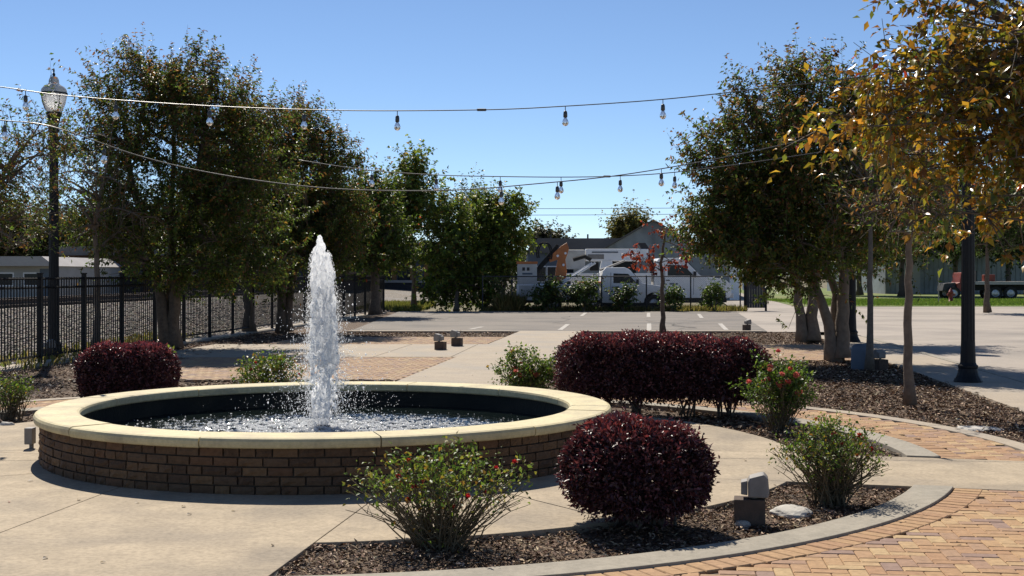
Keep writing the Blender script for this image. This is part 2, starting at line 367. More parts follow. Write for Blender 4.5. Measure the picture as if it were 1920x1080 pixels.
# --- plaza slabs
plaza = thing('plaza', '', ''); del plaza['label']; del plaza['category']; plaza['kind'] = 'structure'; plaza.location = FC
def arc_sector(r0, r1, t1, h1, t2, h2, n=20, gap=.006):
    """region between two walkway edge lines and two radii, in fountain coordinates"""
    def an(t, h, r, s): return t+s*math.asin(min(.99, (h+gap)/r))
    o = [(r1*math.cos(a), r1*math.sin(a)) for a in np.linspace(an(t1,h1,r1,1), an(t2,h2,r1,-1), n)]
    i = [(r0*math.cos(a), r0*math.sin(a)) for a in np.linspace(an(t2,h2,r0,-1), an(t1,h1,r0,1), n)]
    return o+i
def slab(poly, mt, z0=-.12, z1=.006, name='concrete_slab', parent=plaza, bev=.006): return MB().prism(poly, z0, z1).build(name, mt, parent, bevel=bev)
for i, k in enumerate(order):
    t1, h1 = WALKS[k]; t2, h2 = WALKS[order[(i+1) % 4]]
    if t2 < t1: t2 += 2*PI
    tm = (t1+t2)/2
    slab(arc_sector(2.3, R_SLAB, t1, h1, tm, 0), M['concrete'])
    slab(arc_sector(2.3, R_SLAB, tm, 0, t2, h2), M['concrete'])
    slab(arc_sector(R_BED, R_CURB, t1, h1, t2, h2, 40), M['curb'], z1=.02, name='curb')
    if k in ('right', 'back', 'left'): slab(arc_sector(R_RING, R_EDGE, t1, h1, t2, h2, 40), M['concrete2'], z1=.008, name='edge_strip')
    # walkway slabs
    u0 = 2.28; step = {'front':2.9,'right':2.4,'back':2.6,'left':2.4}[k]; u1max = {'front':9.0,'right':8.0,'back':25.15,'left':7.5}[k]
    c, s = math.cos(t1), math.sin(t1)
    while u0 < u1max-.1:
        u1 = min(u0+step, u1max)
        slab([(u*c-v*s, u*s+v*c) for u, v in [(u0,-h1),(u1-.012,-h1),(u1-.012,h1),(u0,h1)]], M['concrete'] if k != 'back' else M['concrete2']); u0 = u1
# concrete band left of the back walk, with joints
x0 = fx(27)+1.0
while x0 < -.45:
    x1 = min(x0+1.5, -.2)
    if x0 < -1.9: slab([(x0-FC.x, 25.4-FC.y), (min(x1,-.35)-.012-FC.x, 25.4-FC.y), (min(x1,-.35)-.012-FC.x+.4, 30-FC.y), (x0-FC.x+.4, 30-FC.y)], M['concrete2'], z1=.005)
    else: slab([(x0-FC.x, 25.4-FC.y), (-.85-FC.x, 25.4-FC.y), (-.45-FC.x, 30-FC.y), (x0-FC.x+.4, 30-FC.y)], M['concrete2'], z1=.005); break
    x0 = x1
# --- brick pavers (herringbone fields and one soldier course)
rng = np.random.default_rng(5); random.seed(5)
PCOL = [(.44,.265,.14),(.46,.29,.15),(.49,.33,.175),(.41,.24,.13),(.37,.23,.15),(.31,.205,.16),(.45,.28,.145),(.43,.265,.145),(.39,.245,.15),(.51,.36,.19)]
def brick_mb(mb, L, W, T, col, Mx=None, ch=.006):
    x, y = L/2, W/2
    vs = [(-x,-y,-T),(x,-y,-T),(x,y,-T),(-x,y,-T),(-x,-y,-ch),(x,-y,-ch),(x,y,-ch),(-x,y,-ch),(-x+ch,-y+ch,0),(x-ch,-y+ch,0),(x-ch,y-ch,0),(-x+ch,y-ch,0)]
    if Mx is not None: vs = [Mx @ Vector(v) for v in vs]
    fs = [(8,9,10,11)]+[(i,(i+1)%4,4+(i+1)%4,4+i) for i in range(4)]+[(4+i,4+(i+1)%4,8+(i+1)%4,8+i) for i in range(4)]
    mb.add(vs, fs, col)
paving = thing('brick_paving', '', ''); del paving['label']; del paving['category']; paving['kind'] = 'structure'
pv = [MB() for _ in PCOL]
for mb_, c in zip(pv, PCOL): brick_mb(mb_, .197, .097, .06, c)
pmesh = [mb_.mesh('brick', M['paver']) for mb_ in pv]
places = []
ct, st = math.cos(R(-6.5)), math.sin(R(-6.5))
def herring(xr, yr):
    n0, n1 = -260, 260
    for i in range(int(xr[0]/.1)-30, int(xr[1]/.1)+30):
        for j in range(int(yr[0]/.1)-30, int(yr[1]/.1)+30):
            q = (i-j) % 4
            if q == 0: cx, cy, rot = (i+1)*.1, (j+.5)*.1, 0
            elif q == 3: cx, cy, rot = (i+.5)*.1, (j+1)*.1, PI/2
            else: continue
            X, Y = cx*ct-cy*st, cx*st+cy*ct
            if not (xr[0] < X < xr[1] and yr[0] < Y < yr[1]): continue
            px = 960+X/Y*FPX
            if px < -250 or px > 2150: continue
            if region(X, Y) == 'brick':
                x_, y_ = X-FC.x, Y-FC.y; r = math.hypot(x_, y_)
                if r < R_SOLD-.03 and Y < 19: continue
                places.append((X, Y, rot+R(-6.5), 0))
herring((-1, 7.5), (6.2, 12)); herring((-8, 8), (12, 19)); herring((-9, .5), (19, 34)); herring((3.9, 8), (24, 30.2))
n = int(2*PI*(R_CURB+.1)/.106)
for k in range(n):
    a = 2*PI*k/n; X, Y = FC.x+(R_CURB+.107)*math.cos(a), FC.y+(R_CURB+.107)*math.sin(a)
    if in_walk(X-FC.x, Y-FC.y, -.1) or Y < 6.2: continue
    if abs(960+X/Y*FPX-960) > 1150: continue
    places.append((X, Y, a, .005))
def inframe(p): return -40 < 960+p[0]/p[1]*FPX < 1960 and HOR+FPX*HC/p[1] < 1100
places.sort(key=lambda p: (not inframe(p), p[1]))
rest = MB()
for i, (X, Y, rot, dz) in enumerate(places):
    k = random.randrange(len(PCOL)); dz += random.uniform(-.0018, .0018)
    sold = dz > .003
    if sold: k = random.choice([0,3,6,7,1])
    if i < 300:
        o = bpy.data.objects.new('brick', pmesh[k]); COL.objects.link(o); o.parent = paving
        o.location = (X, Y, dz); o.rotation_euler = (random.uniform(-.004,.004), random.uniform(-.004,.004), rot+random.uniform(-.008,.008))
    else:
        Mx = Matrix.Translation((X, Y, dz)) @ Matrix.Rotation(rot, 4, 'Z')
        c = PCOL[k] if Y < 19 else tuple(v*.85+.03 for v in PCOL[k])
        brick_mb(rest, .197, .097, .06, c, Mx)
rest.build('brick_field', M['paver'], paving, kind='stuff')
g = MB(); g.add([(-1,5.5,-.012),(8,5.5,-.012),(8,10.6,-.012),(-1,10.6,-.012)], [(0,1,2,3)]); 
sand = MB()
for i, k in enumerate(order):
    t1, h1 = WALKS[k]; t2, h2 = WALKS[order[(i+1) % 4]]
    if t2 < t1: t2 += 2*PI
    rr = 9.0 if k == 'front' else R_RING
    P_ = arc_sector(R_CURB-.02, rr, t1, h1-.05, t2, h2-.05, 24)
    n = 24
    vs = [(p[0]+FC.x, p[1]+FC.y, -.014) for p in P_]
    sand.add(vs, [(j, j+1, 2*n-2-j, 2*n-1-j) for j in range(n-1)])
for a, b_ in PADS['brick']: sand.add([(fx(a)+2.2,a,-.014),(0 if a < 26 else 1,a,-.014),(.6 if a < 26 else 1.4,b_,-.014),(fx(b_)+2.2,b_,-.014)], [(0,1,2,3)])
sand.add([(4.0,24.5,-.014),(rx(24.5,6.0),24.5,-.014),(rx(30,6.0),30,-.014),(4.0,30,-.014)], [(0,1,2,3)])
sand.build('joint_sand', M['sand'], paving)

# --- mulch chips
def chips(name, N, box, size, seed, zz=-.035):
    rg = np.random.default_rng(seed); P = []
    xs = rg.uniform(box[0], box[1], N*3); ys = rg.uniform(box[2], box[3], N*3)
    keep = [(x, y) for x, y in zip(xs, ys) if abs(x/y*FPX) < 1020 and region(x, y) == 'mulch' and x > fx(y)+.3][:N]
    P = np.array([(x, y, zz) for x, y in keep]); n = len(P)
    P[:, 2] += rg.uniform(0, .03, n)+.012*np.sin(P[:,0]*5.1+P[:,1]*2)*np.sin(P[:,1]*6.3)
    a = rg.uniform(0, 2*PI, n); el = rg.normal(0, .28, n)
    D = np.stack([np.cos(a)*np.cos(el), np.sin(a)*np.cos(el), np.sin(el)], 1)
    U = norm(np.stack([rg.normal(0,.3,n), rg.normal(0,.3,n), np.ones(n)], 1))
    C = pal(rg, n, [(.10,.058,.037),(.17,.10,.062),(.26,.165,.105),(.40,.28,.18),(.055,.035,.026),(.62,.48,.34)], [4.5,6,5.5,4,2.6,2.0])
    Ln = rg.uniform(.5, 1.4, n)*size; W = Ln*rg.uniform(.2, .42, n)
    o = link(name, leafmesh(name, P, D, U, Ln, W, C, M['chip'], .1, lite=True)); o['kind'] = 'stuff'
    tag(o, {'front':'brown bark mulch chips in the bed in front of the fountain','side':'brown bark mulch chips under the small trees at right','back':'brown mulch chips in the beds behind the fountain and by the black fence'}[name.split('_')[0]], 'mulch')
    o.name = 'mulch_chips'
chips('front_chips', 26000, (-4.2, 4.5, 6.4, 10.6), .042, 1)
chips('side_chips', 42000, (2.0, 9, 11, 24.5), .055, 2)
chips('back_chips', 42000, (-11, 8.5, 13, 36.6), .075, 3)

# ------------------------------------------------------------------ fountain
fountain = thing('fountain', 'round brick fountain basin with pale yellow stone coping in the middle of the plaza', 'fountain', FC)
ZR, CAPH = .42, .078
MB().lathe([(2.475,-.02),(2.475,ZR-CAPH)], n=96).build('wall_core', M['mortar'], fountain, smooth=True)
BCOL = [(.145,.095,.06),(.125,.082,.052),(.165,.108,.066),(.11,.073,.05),(.20,.13,.075),(.135,.092,.062),(.105,.07,.048),(.15,.09,.056)]
bm_ = {}
def wbrick(L, H, col, seed):
    rg = random.Random(seed); mb = MB(); n = 3; x, d = L/2, .03
    vs = []; T = .028                                  # outward is +x local, length along y, split-face front
    ys = np.linspace(-x, x, 4); zs = [0, H*.5, H]
    idx = {}
    for j, z in enumerate(zs):
        for i, y in enumerate(ys):
            ed = (i in (0,3)) or (j in (0,2)); idx[(i,j)] = len(vs)
            vs.append((T+(rg.uniform(-.008,.010) if not ed else rg.uniform(-.012,-.002)), y, z))
    fs = [(idx[(i,j)], idx[(i+1,j)], idx[(i+1,j+1)], idx[(i,j+1)]) for i in range(3) for j in range(2)]
    per = [(0,0),(1,0),(2,0),(3,0),(3,1),(3,2),(2,2),(1,2),(0,2),(0,1)]
    k = len(vs); vs += [(-.01, vs[idx[p]][1], vs[idx[p]][2]) for p in per]
    fs += [(idx[per[i]], k+i, k+(i+1)%10, idx[per[(i+1)%10]]) for i in range(10)]
    mb.add(vs, fs, col); return mb
random.seed(8)
H = (ZR-CAPH)/5; courses = []
variants = [(wbrick(L, H-.011, c, 31*i+j), L) for i, c in enumerate(BCOL) for j, L in enumerate((.175, .11))]
vmesh = [v.mesh('brick', M['wallbrick']) for v, L in variants]
restw = MB(); nb = 0
for cr in range(5):
    a = random.uniform(0, .1); end = a+2*PI
    while a < end-.06:
        w = random.choice([0,0,1]); L = (.175, .11)[w]; da = (L+.011)/2.475
        ca = a+da/2; k = random.randrange(len(BCOL))*2+w
        vis = math.sin(ca) < .12
        loc = (2.475*math.cos(ca), 2.475*math.sin(ca), cr*H+.006)
        if vis and nb < 299:
            o = bpy.data.objects.new('brick', vmesh[k]); COL.objects.link(o); o.parent = fountain; o.location = loc; o.rotation_euler = (0,0,ca); nb += 1
        else:
            Mx = Matrix.Translation(loc) @ Matrix.Rotation(ca, 4, 'Z'); mb = variants[k][0]
            restw.add([Mx @ Vector(v) for v in mb.v], mb.f, mb.c[0])
        a += da
restw.build('brick_courses', M['wallbrick'], fountain, kind='stuff')
# coping stones: bullnose section swept over an arc
NS = 12; r0, r1 = 2.17, FR
prof = [(r0+.012,ZR-CAPH),(r0,ZR-CAPH+.012),(r0,ZR-.025),(r0+.008,ZR-.008),(r0+.028,ZR),(r1-.034,ZR),(r1-.012,ZR-.008),(r1-.001,ZR-.026),(r1,ZR-.05),(r1-.006,ZR-CAPH+.008),(r1-.02,ZR-CAPH)]
JA = math.atan2(9.72-12.0, -1.78-FC.x+.0) ; JA = R(-104)
for k in range(NS):
    a0 = JA+k*2*PI/NS+.0022; a1 = JA+(k+1)*2*PI/NS-.0022; m_ = 14; vs = []; dz = random.uniform(-.0025,.0025)
    for i in range(m_+1):
        a = a0+(a1-a0)*i/m_
        for r, z in prof: vs.append((r*math.cos(a), r*math.sin(a), z+dz))
    q = len(prof)
    fs = [(i*q+j, i*q+(j+1)%q, (i+1)*q+(j+1)%q, (i+1)*q+j) for i in range(m_) for j in range(q)]
    fs += [tuple(range(q)), tuple(range(m_*q, m_*q+q))[::-1]]
    mb = MB(); mb.add(vs, fs); o = mb.build('cap_stone', M['cap'], fountain)
    bm2 = bmesh.new(); bm2.from_mesh(o.data); bmesh.ops.recalc_face_normals(bm2, faces=bm2.faces); bm2.to_mesh(o.data); bm2.free()
M['basin'] = mat('dark_basin', (.010,.011,.008), (.006,.007,.006), 6, .6, .3, 40, c3=(.022,.02,.013), s3=3)
MB().lathe([(2.235,ZR-CAPH+.001),(2.235,-.3),(0.001,-.3)], n=96).build('basin_lining', M['basin'], fountain, smooth=False)
JX = -.07
MB().lathe([(.0,.12),(.05,.12),(.05,.205),(.058,.205),(.058,.225),(.03,.232),(.0,.232)], (JX,0,0), 16).build('nozzle', M['darkgrey'], fountain)
# conduit and little box on the left flank of the basin
cb = thing('conduit_box', 'small grey conduit box with curved pipe on the left flank of the fountain', 'conduit', (0,0,0))
p0 = at(60, 818, 12.05)
MB().box(p0.x-.055, p0.x+.02, p0.y-.05, p0.y+.05, p0.z-.07, p0.z+.08).build('box', M['grey'], cb, bevel=.008)
MB().tube(bez((p0.x-.005,p0.y,p0.z-.07),(p0.x-.0,p0.y,p0.z-.2),(p0.x-.045,p0.y,.0), 8), .02, 10).build('pipe', M['grey'], cb, smooth=True)

# pool water: polar grid, choppy near the jet
WZ = .185
nr, na = 170, 640
rr = np.linspace(.0, 2.233, nr); aa = np.linspace(0, 2*PI, na, endpoint=False)
RR, AA = np.meshgrid(rr, aa, indexing='ij'); X = RR*np.cos(AA); Y = RR*np.sin(AA); Z = np.zeros_like(X)
rg = np.random.default_rng(3)
for i in range(70):
    k = rg.uniform(14, 85); th = rg.uniform(0, 2*PI); ph = rg.uniform(0, 2*PI)
    Z += np.sin(k*(X*np.cos(th)+Y*np.sin(th))+ph)/k
dj = np.hypot((X-JX)*.8, Y); amp = .014+.12*np.exp(-(dj/1.15)**4)+.10*np.exp(-(dj/.4)**2)
Z = Z*amp*.42; V = np.stack([X, Y, Z+WZ], -1).reshape(-1, 3)
i, j = np.meshgrid(np.arange(nr-1), np.arange(na), indexing='ij'); j2 = (j+1) % na
F = np.stack([i*na+j, (i+1)*na+j, (i+1)*na+j2, i*na+j2], -1).reshape(-1, 4)
pw = link('pool_water', arrmesh('pool_water', V, F, None, M['water'], True), None, kind='structure'); pw.location = FC

# ------------------------------------------------------------------ water jet
jet = thing('water_jet', 'white foaming water jet shooting up from the centre of the fountain', 'water jet', (FC.x+JX, FC.y, WZ))
bmj = bmesh.new(); rg = np.random.default_rng(12)
def blob(x, y, z, r, st=1.6, sub=1, bm=bmj):
    g_ = bmesh.ops.create_icosphere(bm, subdivisions=sub, radius=1)
    for v in g_['verts']: v.co = Vector((v.co.x*r+x, v.co.y*r+y, v.co.z*r*st+z))
HJ = 1.75
def cx(t): return .006-.035*max(0, t-.55)/.45 if True else 0
for k in range(330):                                   # rising core
    t = rg.uniform(.0, 1)**.9; z = t*HJ*.93
    rad = .036+.018*t
    a = rg.uniform(0, 2*PI); q = rg.uniform(0, 1)*rad*.8
    blob(cx(t)+q*math.cos(a), q*math.sin(a), z, rg.uniform(.014,.026), rg.uniform(2,4.5))
for z, dx, r in [(1.745,-.028,.022),(1.71,-.03,.033),(1.66,-.022,.045),(1.62,-.055,.045),(1.57,-.04,.055),(1.56,.01,.05),(1.50,-.05,.05),(1.46,.03,.06),(1.5,.02,.045),(1.42,.075,.035),(1.45,.065,.03),(1.38,.085,.02),(1.40,.10,.015),(1.35,-.03,.06),(1.34,.05,.05)]:
    blob(dx, rg.uniform(-.02,.02), z, r, 1.25, 2)
def rout(t): return np.interp(t, [0,.12,.3,.45,.6,.75,.88,1], [.06,.115,.135,.125,.115,.10,.085,.03])
for k in range(1900):                                  # falling veils and froth
    t = rg.uniform(.06, .9); z = t*HJ; ro = rout(t)
    a = rg.uniform(0, 2*PI); q = ro*math.sqrt(rg.uniform(.1, 1.0))
    # veils: preferred angles
    if rg.random() < .5: a = rg.choice([.1, 2.9, 3.6, 5.2, 1.4])+rg.normal(0, .22)
    r = rg.uniform(.005, .016)*(1.15 if t > .35 else .75)
    blob(cx(t)+q*math.cos(a), q*math.sin(a), z, r, rg.uniform(1.2, 4.5))
me = bpy.data.meshes.new('column'); bmj.to_mesh(me); bmj.free(); me.materials.append(M['foam'])
col_ = link('column', me, jet)
md = col_.modifiers.new('froth', 'REMESH'); md.mode = 'VOXEL'; md.voxel_size = .0065; md.use_smooth_shade = True
tx = bpy.data.textures.new('froth', 'CLOUDS'); tx.noise_scale = .016; tx.noise_depth = 3
md = col_.modifiers.new('rough', 'DISPLACE'); md.texture = tx; md.strength = .016; md.mid_level = .5; md.texture_coords = 'LOCAL'
# spray
def octas(P, S, name, mt, parent, C=None):
    n = len(P); base = np.array([(1,0,0),(-1,0,0),(0,1,0),(0,-1,0),(0,0,1),(0,0,-1)], float)
    V = (P[:, None, :]+base[None]*S[:, None, :]).reshape(-1, 3)
    f = np.array([(0,2,4),(2,1,4),(1,3,4),(3,0,4),(2,0,5),(1,2,5),(3,1,5),(0,3,5)])
    F = (f[None]+(np.arange(n)*6)[:, None, None]).reshape(-1, 3)
    Cc = None if C is None else np.repeat(C, 8, 0)
    return link(name, arrmesh(name, V, F, Cc, mt, C is None), parent)
n = 7000; t = rg.beta(1.1, 1.8, n); a = rg.uniform(0, 2*PI, n)
rad = np.array([rout(v) for v in t])+rg.exponential(1, n)*(.035+.20*(1-t)**1.6)
P = np.stack([rad*np.cos(a), rad*np.sin(a), t*HJ*.86], 1); P = P[rad < 1.1]
s = rg.uniform(.0012, .0042, len(P))*np.where(rg.random(len(P)) < .05, 2.2, 1); S = np.stack([s, s, s*rg.uniform(1, 2, len(P))], 1)
n2 = 2600; t2 = rg.uniform(.02, .93, n2); a2 = rg.uniform(0, 2*PI, n2); a2 = np.where(rg.random(n2) < .5, rg.choice([.1, 2.9, 3.6, 5.2, 1.4], n2)+rg.normal(0, .3, n2), a2)
r2 = np.interp(t2, [0,.12,.3,.45,.6,.75,.88,1], [.075,.13,.15,.14,.125,.105,.09,.03])*rg.uniform(.92, 1.3, n2)
P = np.concatenate([P, np.stack([r2*np.cos(a2)+.006-.035*np.maximum(0, t2-.55)/.45, r2*np.sin(a2), t2*HJ], 1)])
s2 = rg.uniform(.0012, .0036, n2); S = np.concatenate([S, np.stack([s2, s2, s2*rg.uniform(1.5, 4, n2)], 1)])
octas(P, S, 'spray', M['drops'], jet)['kind'] = 'stuff'
# splashing foam where drops fall back, white flakes also standing in for sun glitter
n = 30000; x_ = rg.normal(0, .66, n); y_ = rg.normal(.10, .40, n); rad = np.hypot(x_*.7, y_)
P = np.stack([x_, y_, np.abs(rg.normal(0, .012, n))*np.exp(-rad/.6)+.004+.012*np.sin(x_*17+y_*9)*np.sin(y_*23-x_*5)], 1)
ok = (np.hypot(P[:,0]+JX, P[:,1]) < 2.1) & (np.sin(x_*31+2*np.sin(y_*19))*np.sin(y_*37+3*np.sin(x_*13)) > -.25); P = P[ok]; rad = rad[ok]
s = (.002+.011*rg.random(len(P))**2.2)*(.6+.9*np.exp(-rad/.45)); S = np.stack([s*rg.uniform(1,2.2,len(P)), s*rg.uniform(1,1.8,len(P)), s*rg.uniform(.5,1.1,len(P))], 1)
octas(P, S, 'foam_glitter', M['drops'], jet)['kind'] = 'stuff'

# ------------------------------------------------------------------ plants
def tree(name, label, base, stems, lobes, nsh, lps, leaf, cols, wts, seed, slen=.6, up=.8, spread=.5, bark='bark', twigs=1.0, leafm='leaf',
         nl=16, group=None, tr=.07, limbr=.035, shell=.42, wild=.06, topcol=None, trunkname='trunk', cat='tree', droop=0, sides=8, gap=0, plumes=0, fill=.3, vexp=.8, sig=.26):
    """lobes (cx,cy,cz,rx,ry,rz) in world space; stems: lists of world points with first radius"""
    rg = np.random.default_rng(seed); base = Vector(base)
    T = thing(name, label, cat, base, 0, group)
    B = np.array(base)
    lob = np.array(lobes, float); vol = lob[:, 3]*lob[:, 4]*lob[:, 5]; vol = vol**vexp; k = rg.choice(len(lob), nsh, p=vol/vol.sum())
    dr = norm(rg.normal(size=(nsh, 3))); q = rg.random(nsh)**shell
    q = np.where(rg.random(nsh) < wild, q+rg.uniform(0, .16, nsh), q)
    P0 = lob[k, :3]+dr*q[:, None]*lob[k, 3:]*.93
    sd = norm(dr*.7+np.array([0, 0, up])+rg.normal(0, spread, (nsh, 3)))
    ln = slen*rg.uniform(.5, 1.3, nsh)*np.where(q > .85, rg.uniform(1.0, 1.9, nsh), 1)
    fr = 2.2 if leafm == 'leaf_big' else 1.0
    cl = np.sin(P0[:, 0]*2.6*fr+seed)*np.sin(P0[:, 1]*2.9*fr+1)*np.sin(P0[:, 2]*2.7*fr+seed*.7)   # gaps between clumps of shoots
    if gap:
        ok = (cl > -gap) | (rg.random(nsh) < .12); P0, sd, ln, q = P0[ok], sd[ok], ln[ok], q[ok]; nsh = len(P0)
    # ---- wood
    w = MB(); samples = []; rads = []; pext = []
    for st, r_ in stems:
        pts = []
        for i in range(len(st)-1):
            a, b_ = Vector(st[i]), Vector(st[i+1])
            for t in (0, .25, .5, .75): pts.append(a.lerp(b_, t)+Vector(rg.normal(0, r_*.16, 3)))
        pts.append(Vector(st[-1])); m = len(pts)
        rr_ = [r_*(1.5 if i == 0 else 1.12 if i == 1 else 1)*(1-.62*i/(m-1)) for i in range(m)]
        w.tube([p-base for p in pts], rr_, sides)
        for i in range(m//2, m): samples.append(pts[i]); rads.append(rr_[i])
    sa = [np.array(samples)]
    if plumes:                                         # arching branches that carry their shoots like feathers
        npl = int(nsh*(1-fill)); kk = rg.choice(len(lob), plumes, p=vol/vol.sum()); pd = norm(rg.normal(size=(plumes, 3))+np.array([0, 0, .25])); pq = rg.uniform(.72, 1.1, plumes)
        E = lob[kk, :3]+pd*pq[:, None]*lob[kk, 3:]; lens = []; curves = []
        for e in E:
            e = Vector(e); cand = [j for j in range(len(samples)) if samples[j].z < e.z+.4] or [0]
            j = min(cand, key=lambda j: (samples[j]-e).length*(1+.5*rg.random())); o_ = samples[j]
            mid = Vector((o_.x*.5+e.x*.5, o_.y*.5+e.y*.5, o_.z*.3+e.z*.7))+Vector(rg.normal(0, .12, 3))
            pts = bez(o_, mid, e, 8); curves.append(np.array([tuple(p) for p in pts])); lens.append((e-o_).length+.3)
            w.tube([p-base for p in pts], [max(.005, min(limbr, rads[j])*(1-.85*i/8)) for i in range(9)], 5)
        sa += curves; cu = np.array(curves); pk_ = rg.choice(plumes, npl, p=np.array(lens)/sum(lens)); tt = .22+.78*rg.random(npl)**.8
        fi = np.minimum((tt*8).astype(int), 7); fr_ = (tt*8-fi)[:, None]; A_, B_ = cu[pk_, fi], cu[pk_, fi+1]
        nP = A_*(1-fr_)+B_*fr_+rg.normal(0, 1, (npl, 3))*(sig*(1.15-tt)+.05)[:, None]
        nd = norm(norm(B_-A_)*.9+np.array([0, 0, .35])+rg.normal(0, .45, (npl, 3)))
        sel = rg.choice(nsh, nsh-npl, replace=False)
        P0 = np.concatenate([P0[sel], nP]); sd = np.concatenate([sd[sel], nd]); ln = np.concatenate([ln[sel], slen*rg.uniform(.45, 1.25, npl)]); q = np.concatenate([q[sel], .4+.6*tt]); nsh = len(P0)
    idx = rg.choice(nsh, min(nl, nsh), replace=False)
    for i in idx:
        tip = Vector(P0[i]); sp = min(range(len(samples)), key=lambda j: (samples[j]-tip).length+rg.uniform(0, .8)); s0 = samples[sp]
        mid = s0.lerp(tip, .45)+Vector((0, 0, .18*(tip-s0).length))*(.9 if tip.z > s0.z-.3 else .3)+Vector(rg.normal(0, .08, 3))
        pts = bez(s0, mid, tip, 6); w.tube([p-base for p in pts], [max(.006, min(limbr, rads[sp])*(1-.8*j/6)) for j in range(7)], 5)
        sa.append(np.array([tuple(p) for p in pts]))
    S = np.concatenate(sa)
    alive = np.ones(nsh, bool)
    for i in range(nsh):
        if rg.random() > twigs: continue
        d2 = ((S-P0[i])**2).sum(1)*(1+.3*rg.random(len(S))); j = d2.argmin(); s0 = Vector(S[j]); tip = Vector(P0[i])
        L_ = (tip-s0).length
        if L_ > (.9 if plumes else 1.8)*max(1, base.y/30): alive[i] = False; continue
        mid = s0.lerp(tip, .5)+Vector((0, 0, .12*L_))+Vector(rg.normal(0, .05*L_+.001, 3))
        e1 = tip+Vector(sd[i])*float(ln[i])*.9
        w.tube([p-base for p in (s0, mid, tip, e1)], [.009*tr/.07, .007*tr/.07, .0045*tr/.07, .0018], 3, cap=False)
    w.build(trunkname, M[bark], T, smooth=True)
    # ---- leaves
    si = np.repeat(np.arange(nsh)[alive], lps); n = len(si); t = rg.uniform(.05, 1, n)
    pos = P0[si]+sd[si]*(t*ln[si])[:, None]+np.array([0, 0, -droop])*(t**2*ln[si])[:, None]+rg.normal(0, .018, (n, 3))
    pe = norm(np.cross(sd[si], rg.normal(size=(n, 3))))
    D = norm(sd[si]*.45+pe*.9+np.array([0, 0, -.25-droop])); U = norm(rg.normal(0, .55, (n, 3))+np.array([0, 0, 1]))
    sc = rg.uniform(.65, 1.25, n); C = pal(rg, n, cols, wts)*rg.uniform(.65, 1.35, nsh)[si][:, None]
    if topcol is not None:
        zt = pos[:, 2]; h = (zt-zt.min())/(zt.max()-zt.min()); outer = np.clip(h*1.1-.35+.5*(q[si]-.6)+.9*(t-.55)+rg.normal(0, .25, n), 0, 1)
        pick = rg.random(n) < outer*.55; tc = pal(rg, n, topcol, [1]*len(topcol)); C[pick] = tc[pick]
    me = leafmesh('crown', pos-B, D, U, leaf[0]*sc, leaf[1]*sc, np.clip(C, 0, 1), M[leafm], lite=leafm != 'leaf_big')
    link('crown', me, T)
    return T
GREEN = [(.078,.118,.026),(.10,.14,.03),(.058,.085,.022),(.15,.16,.035),(.19,.145,.034)]
RUST = [(.26,.11,.04),(.21,.085,.045),(.30,.15,.045),(.17,.085,.05),(.14,.11,.035)]

def px_lobe(x, y, d, rx_, ry_, depth=None):           # a crown lobe given where it is seen and how far it stands
    c = at(x, y, d); s = d/FPX
    return (c.x, c.y, c.z, rx_*s, depth if depth else (rx_+ry_)*.5*s, ry_*s)

# left row along the fence
b = gp(312, 650)
tree('crape_myrtle', 'largest bushy tree left of the jet with thick dark trunk and rusty top leaves', b,
     [([b, b+Vector((-.10,0,1.0)), b+Vector((-.55,.1,2.6)), b+Vector((-.9,.2,4.2))], .15), ([b+Vector((.14,0,0)), b+Vector((.17,.05,1.1)), b+Vector((.5,.1,2.8)), b+Vector((.9,-.2,4.6))], .16),
      ([b+Vector((.02,.12,0)), b+Vector((.02,.2,1.2)), b+Vector((.0,.5,3)), b+Vector((.0,.6,5))], .11)],
     [px_lobe(330,330,29,170,190), px_lobe(225,190,29,95,105), px_lobe(370,190,29,120,95), px_lobe(520,290,28.8,75,90), px_lobe(450,270,28.6,115,125), px_lobe(210,350,28.6,110,130), px_lobe(330,430,28.4,190,110), px_lobe(480,400,29,110,120), px_lobe(290,165,29,90,65), px_lobe(250,470,28.4,130,70), px_lobe(400,490,28.6,130,60)],
     3700, 20, (.085,.042), GREEN, [5,4,4,2,1.2], 21, slen=.52, topcol=RUST, nl=12, plumes=120, fill=.28, group='trees along the black fence')
b = gp(465, 622); b2 = gp(530, 622)
tree('crape_myrtle', 'tree between the big left tree and the jet, with slim straight trunk', b,
     [([b, b+Vector((.0,0,1.2)), b+Vector((.1,.1,2.8)), b+Vector((.3,.2,4.4))], .15)],
     [px_lobe(480,400,36.6,120,130), px_lobe(470,280,36.6,110,90), px_lobe(440,480,36.4,100,70)], 2000, 18, (.09,.045), GREEN, [5,4,4,2,1.2], 22, topcol=RUST, nl=8, slen=.55, plumes=55, fill=.28, group='trees along the black fence')
tree('crape_myrtle', 'tree directly behind the jet with forked trunk near the fence', b2,
     [([b2, b2+Vector((-.05,0,1.2)), b2+Vector((-.3,.1,2.8)), b2+Vector((-.2,.2,4.6))], .14), ([b2+Vector((.1,0,0)), b2+Vector((.2,.1,1.3)), b2+Vector((.7,.1,3)), b2+Vector((1.2,.2,4.4))], .13)],
     [px_lobe(560,330,36.6,90,110), px_lobe(600,400,36.6,95,110), px_lobe(630,300,36.6,50,60), px_lobe(560,240,36.6,60,50), px_lobe(560,480,36,110,75), px_lobe(640,440,36.4,50,80)], 2600, 18, (.09,.045), GREEN, [5,4,4,2,1.4], 23, topcol=RUST, nl=8, slen=.55, plumes=75, fill=.28, group='trees along the black fence')
b = gp(703, 592)
